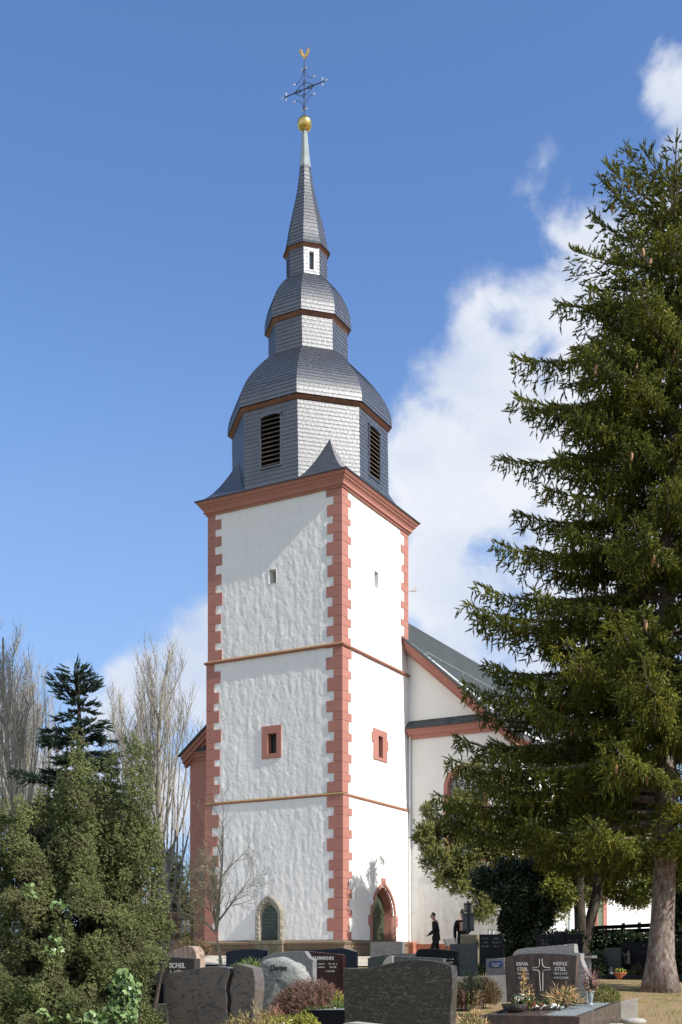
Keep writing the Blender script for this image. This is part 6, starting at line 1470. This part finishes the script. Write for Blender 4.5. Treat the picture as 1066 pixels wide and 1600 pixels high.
def person(label, loc, face, H=1.78, pose='walk', hairm='hair', group=None):
    """figure in local space facing +x; face = rotation about z"""
    r = empty('person', loc, face, label, 'person', group); k = H / 1.78
    if pose == 'walk':
        hipz = .93; fl = [(.0, .09, hipz), (.13, .09, .51), (.20, .09, .09), (.34, .09, .04)]; fr = [(0, -.09, hipz), (-.02, -.09, .50), (-.22, -.09, .12), (-.09, -.09, .04)]
        armL = [(.0, .19, 1.42), (.06, .25, 1.14), (.24, .19, .98), (.29, .15, .95)]; armR = [(.0, -.19, 1.42), (.05, -.25, 1.14), (.25, -.14, 1.00), (.31, -.09, .96)]; lean_ = .05; hd = (.13, 1.62)
    else:
        hipz = .93; fl = [(.0, .09, hipz), (.02, .09, .50), (.0, .09, .08), (.15, .09, .04)]; fr = [(0, -.09, hipz), (.01, -.10, .50), (-.02, -.10, .08), (.12, -.11, .04)]
        armL = [(.0, .20, 1.42), (-.02, .26, 1.13), (.08, .24, .88), (.10, .23, .80)]; armR = [(.0, -.20, 1.42), (.02, -.26, 1.13), (.22, -.18, 1.05), (.29, -.13, 1.06)]; lean_ = .02; hd = (.05, 1.66)
    S_ = lambda p, *r_: (p[0] * k, p[1] * k, p[2] * k, *[q * k for q in r_])
    # continuous body
    N = [S_((0, 0, .95), .14, .11), S_((.01, 0, 1.12), .13, .10), S_((lean_ * .6, 0, 1.32), .16, .11), S_((lean_, 0, 1.43), .13, .09), S_((lean_ + .02, 0, 1.50), .055, .055), S_((hd[0] * .7, 0, 1.56), .055, .058),
         S_((hd[0] - .01, 0, hd[1] - .02), .072, .085), S_((hd[0] + .0, 0, hd[1] + .07), .075, .088), S_((hd[0] - .01, 0, hd[1] + .135), .05, .06)]
    E = chain(0, 1, 2, 3, 4, 5, 6, 7, 8)
    for leg in (fl, fr):
        n = len(N); N += [S_(leg[0], .085), S_(leg[1], .058), S_(leg[2], .038), S_(leg[3], .032)]; E += [(0, n)] + chain(n, n+1, n+2, n+3)
    for arm in (armL, armR):
        n = len(N); a = Vector(arm[2]); b_ = Vector(arm[3]); d = (b_ - a).normalized(); pal = b_ + d * .03; sd_ = Vector((0, 0, 1)).cross(d).normalized() if abs(d.z) < .9 else Vector((1, 0, 0)); up_ = sd_.cross(d)
        N += [S_(arm[0], .055), S_(arm[1], .042), S_(arm[2], .030), S_(b_, .024, .018), S_(pal, .036, .016)]; E += [(3, n)] + chain(n, n+1, n+2, n+3, n+4)
        pn = n + 4
        for q, (o, L) in enumerate([(-.03, .058), (-.011, .068), (.009, .064), (.028, .05)]):
            i = len(N); p1 = pal + d * .03 + sd_ * o * .9; p2 = p1 + d * L * .5 - up_ * .012; p3 = p2 + d * L * .35 - up_ * .028
            N += [S_(p1, .010), S_(p2, .009), S_(p3, .0075)]; E += [(pn, i)] + chain(i, i+1, i+2)
        i = len(N); p1 = b_ - sd_ * .03 + d * .01; p2 = p1 - sd_ * .022 + d * .03; N += [S_(p1, .011), S_(p2, .009), S_(p2 + d * .025, .008)]; E += [(n + 3, i)] + chain(i, i+1, i+2)
    body = skinned('body', N, E, M['skin'], r)
    # face details merged as small children of the head
    hx, hz = hd[0] * k, hd[1] * k
    mb = MB(); mb.loft([[((hx + dx) , w_ * math.cos(a), hz + z + .012 * math.sin(a)) for a in np.linspace(0, 6.283, 9)[:-1]] for dx, w_, z in [(.07, .018, .02), (.10, .014, .01), (.108, .008, .018)]]); mb.build('nose', M['skin'], r, smooth=True)
    for sy in (-1, 1):
        mb = MB(); mb.lathe([(.0, -.010), (.009, -.005), (.011, 0), (.009, .005), (0, .010)], 8); mb.build('eye', M['dark'], r, loc=(hx + .076, sy * .032, hz + .045))
        mb = MB(); mb.loft([[(hx - .01 + .02 * math.cos(a) * q, sy * (.080 + .012 * q2), hz + .03 + .032 * math.sin(a) * q) for a in np.linspace(0, 6.283, 9)[:-1]] for q, q2 in ((.6, -.8), (1, 0), (.7, 1))]); mb.build('ear', M['skin'], r, smooth=True)
    mb = MB(); mb.loft([[(hx + .074 + .006 * q, .024 * math.cos(a), hz - .032 + .007 * math.sin(a)) for a in np.linspace(0, 6.283, 9)[:-1]] for q in (0, 1, 1.6)]); mb.build('mouth', mat('lips', (.28, .10, .08), .5, .3), r)
    hN = [S_((hd[0] - .045, 0, hd[1] + .01), .062, .080), S_((hd[0] - .03, 0, hd[1] + .08), .078, .090), S_((hd[0] - .005, 0, hd[1] + .125), .058, .070), S_((hd[0] + .04, 0, hd[1] + .13), .032, .055)]
    skinned('hair', hN, chain(0, 1, 2, 3), M[hairm], r)
    # clothes
    cN = [S_((lean_ + .005, 0, 1.47), .075, .07), S_((lean_, 0, 1.40), .185, .125), S_((lean_ * .6, 0, 1.26), .19, .135), S_((.01, 0, 1.10), .165, .125), S_((0, 0, .95), .185, .145), S_((-.01, 0, .80), .19, .15)]; cE = chain(0, 1, 2, 3, 4, 5)
    for arm in (armL, armR): n = len(cN); a = Vector(arm[2]); b_ = Vector(arm[3]); cN += [S_(arm[0], .075), S_(arm[1], .062), S_(a, .050), S_(a.lerp(b_, .25), .046)]; cE += [(1, n)] + chain(n, n+1, n+2, n+3)
    skinned('jacket', cN, cE, M['suit'], r, root=2)
    tN = [S_((0, 0, .95), .15, .12)]; tE = []
    for leg in (fl, fr): n = len(tN); tN += [S_((leg[0][0], leg[0][1], .84), .105), S_(leg[1], .080), S_(Vector(leg[1]).lerp(Vector(leg[2]), .55), .068), S_(leg[2], .065)]; tE += [(0, n)] + chain(n, n+1, n+2, n+3)
    skinned('trousers', tN, tE, M['suit'], r)
    for leg in (fl, fr): skinned('shoe', [S_(Vector(leg[2]) + Vector((-.03, 0, -.035)), .045, .045), S_(Vector(leg[3]) + Vector((-.04, 0, .0)), .045, .035), S_(Vector(leg[3]) + Vector((.05, 0, -.01)), .035, .025)], chain(0, 1, 2), M['shoe'], r, sub=1)
    skinned('shirt_collar', [S_((lean_ + .02, 0, 1.485), .062, .062), S_((lean_ + .035, 0, 1.515), .060, .060)], chain(0, 1), M['shirt'], r, sub=1)
    return r
ym = 43.0
person('man in a black suit walking left with bowed head beside the church wall', (PX(682, ym), ym, EYE + (HOR - 1426) * ym / F - 1.80), math.pi - .15, 1.80, 'walk')
ym = 37.6
person('person in dark clothes half hidden behind the grey notice board', (PX(723, ym), ym, ground(3, ym) - .02), math.pi / 2, 1.72, 'stand')
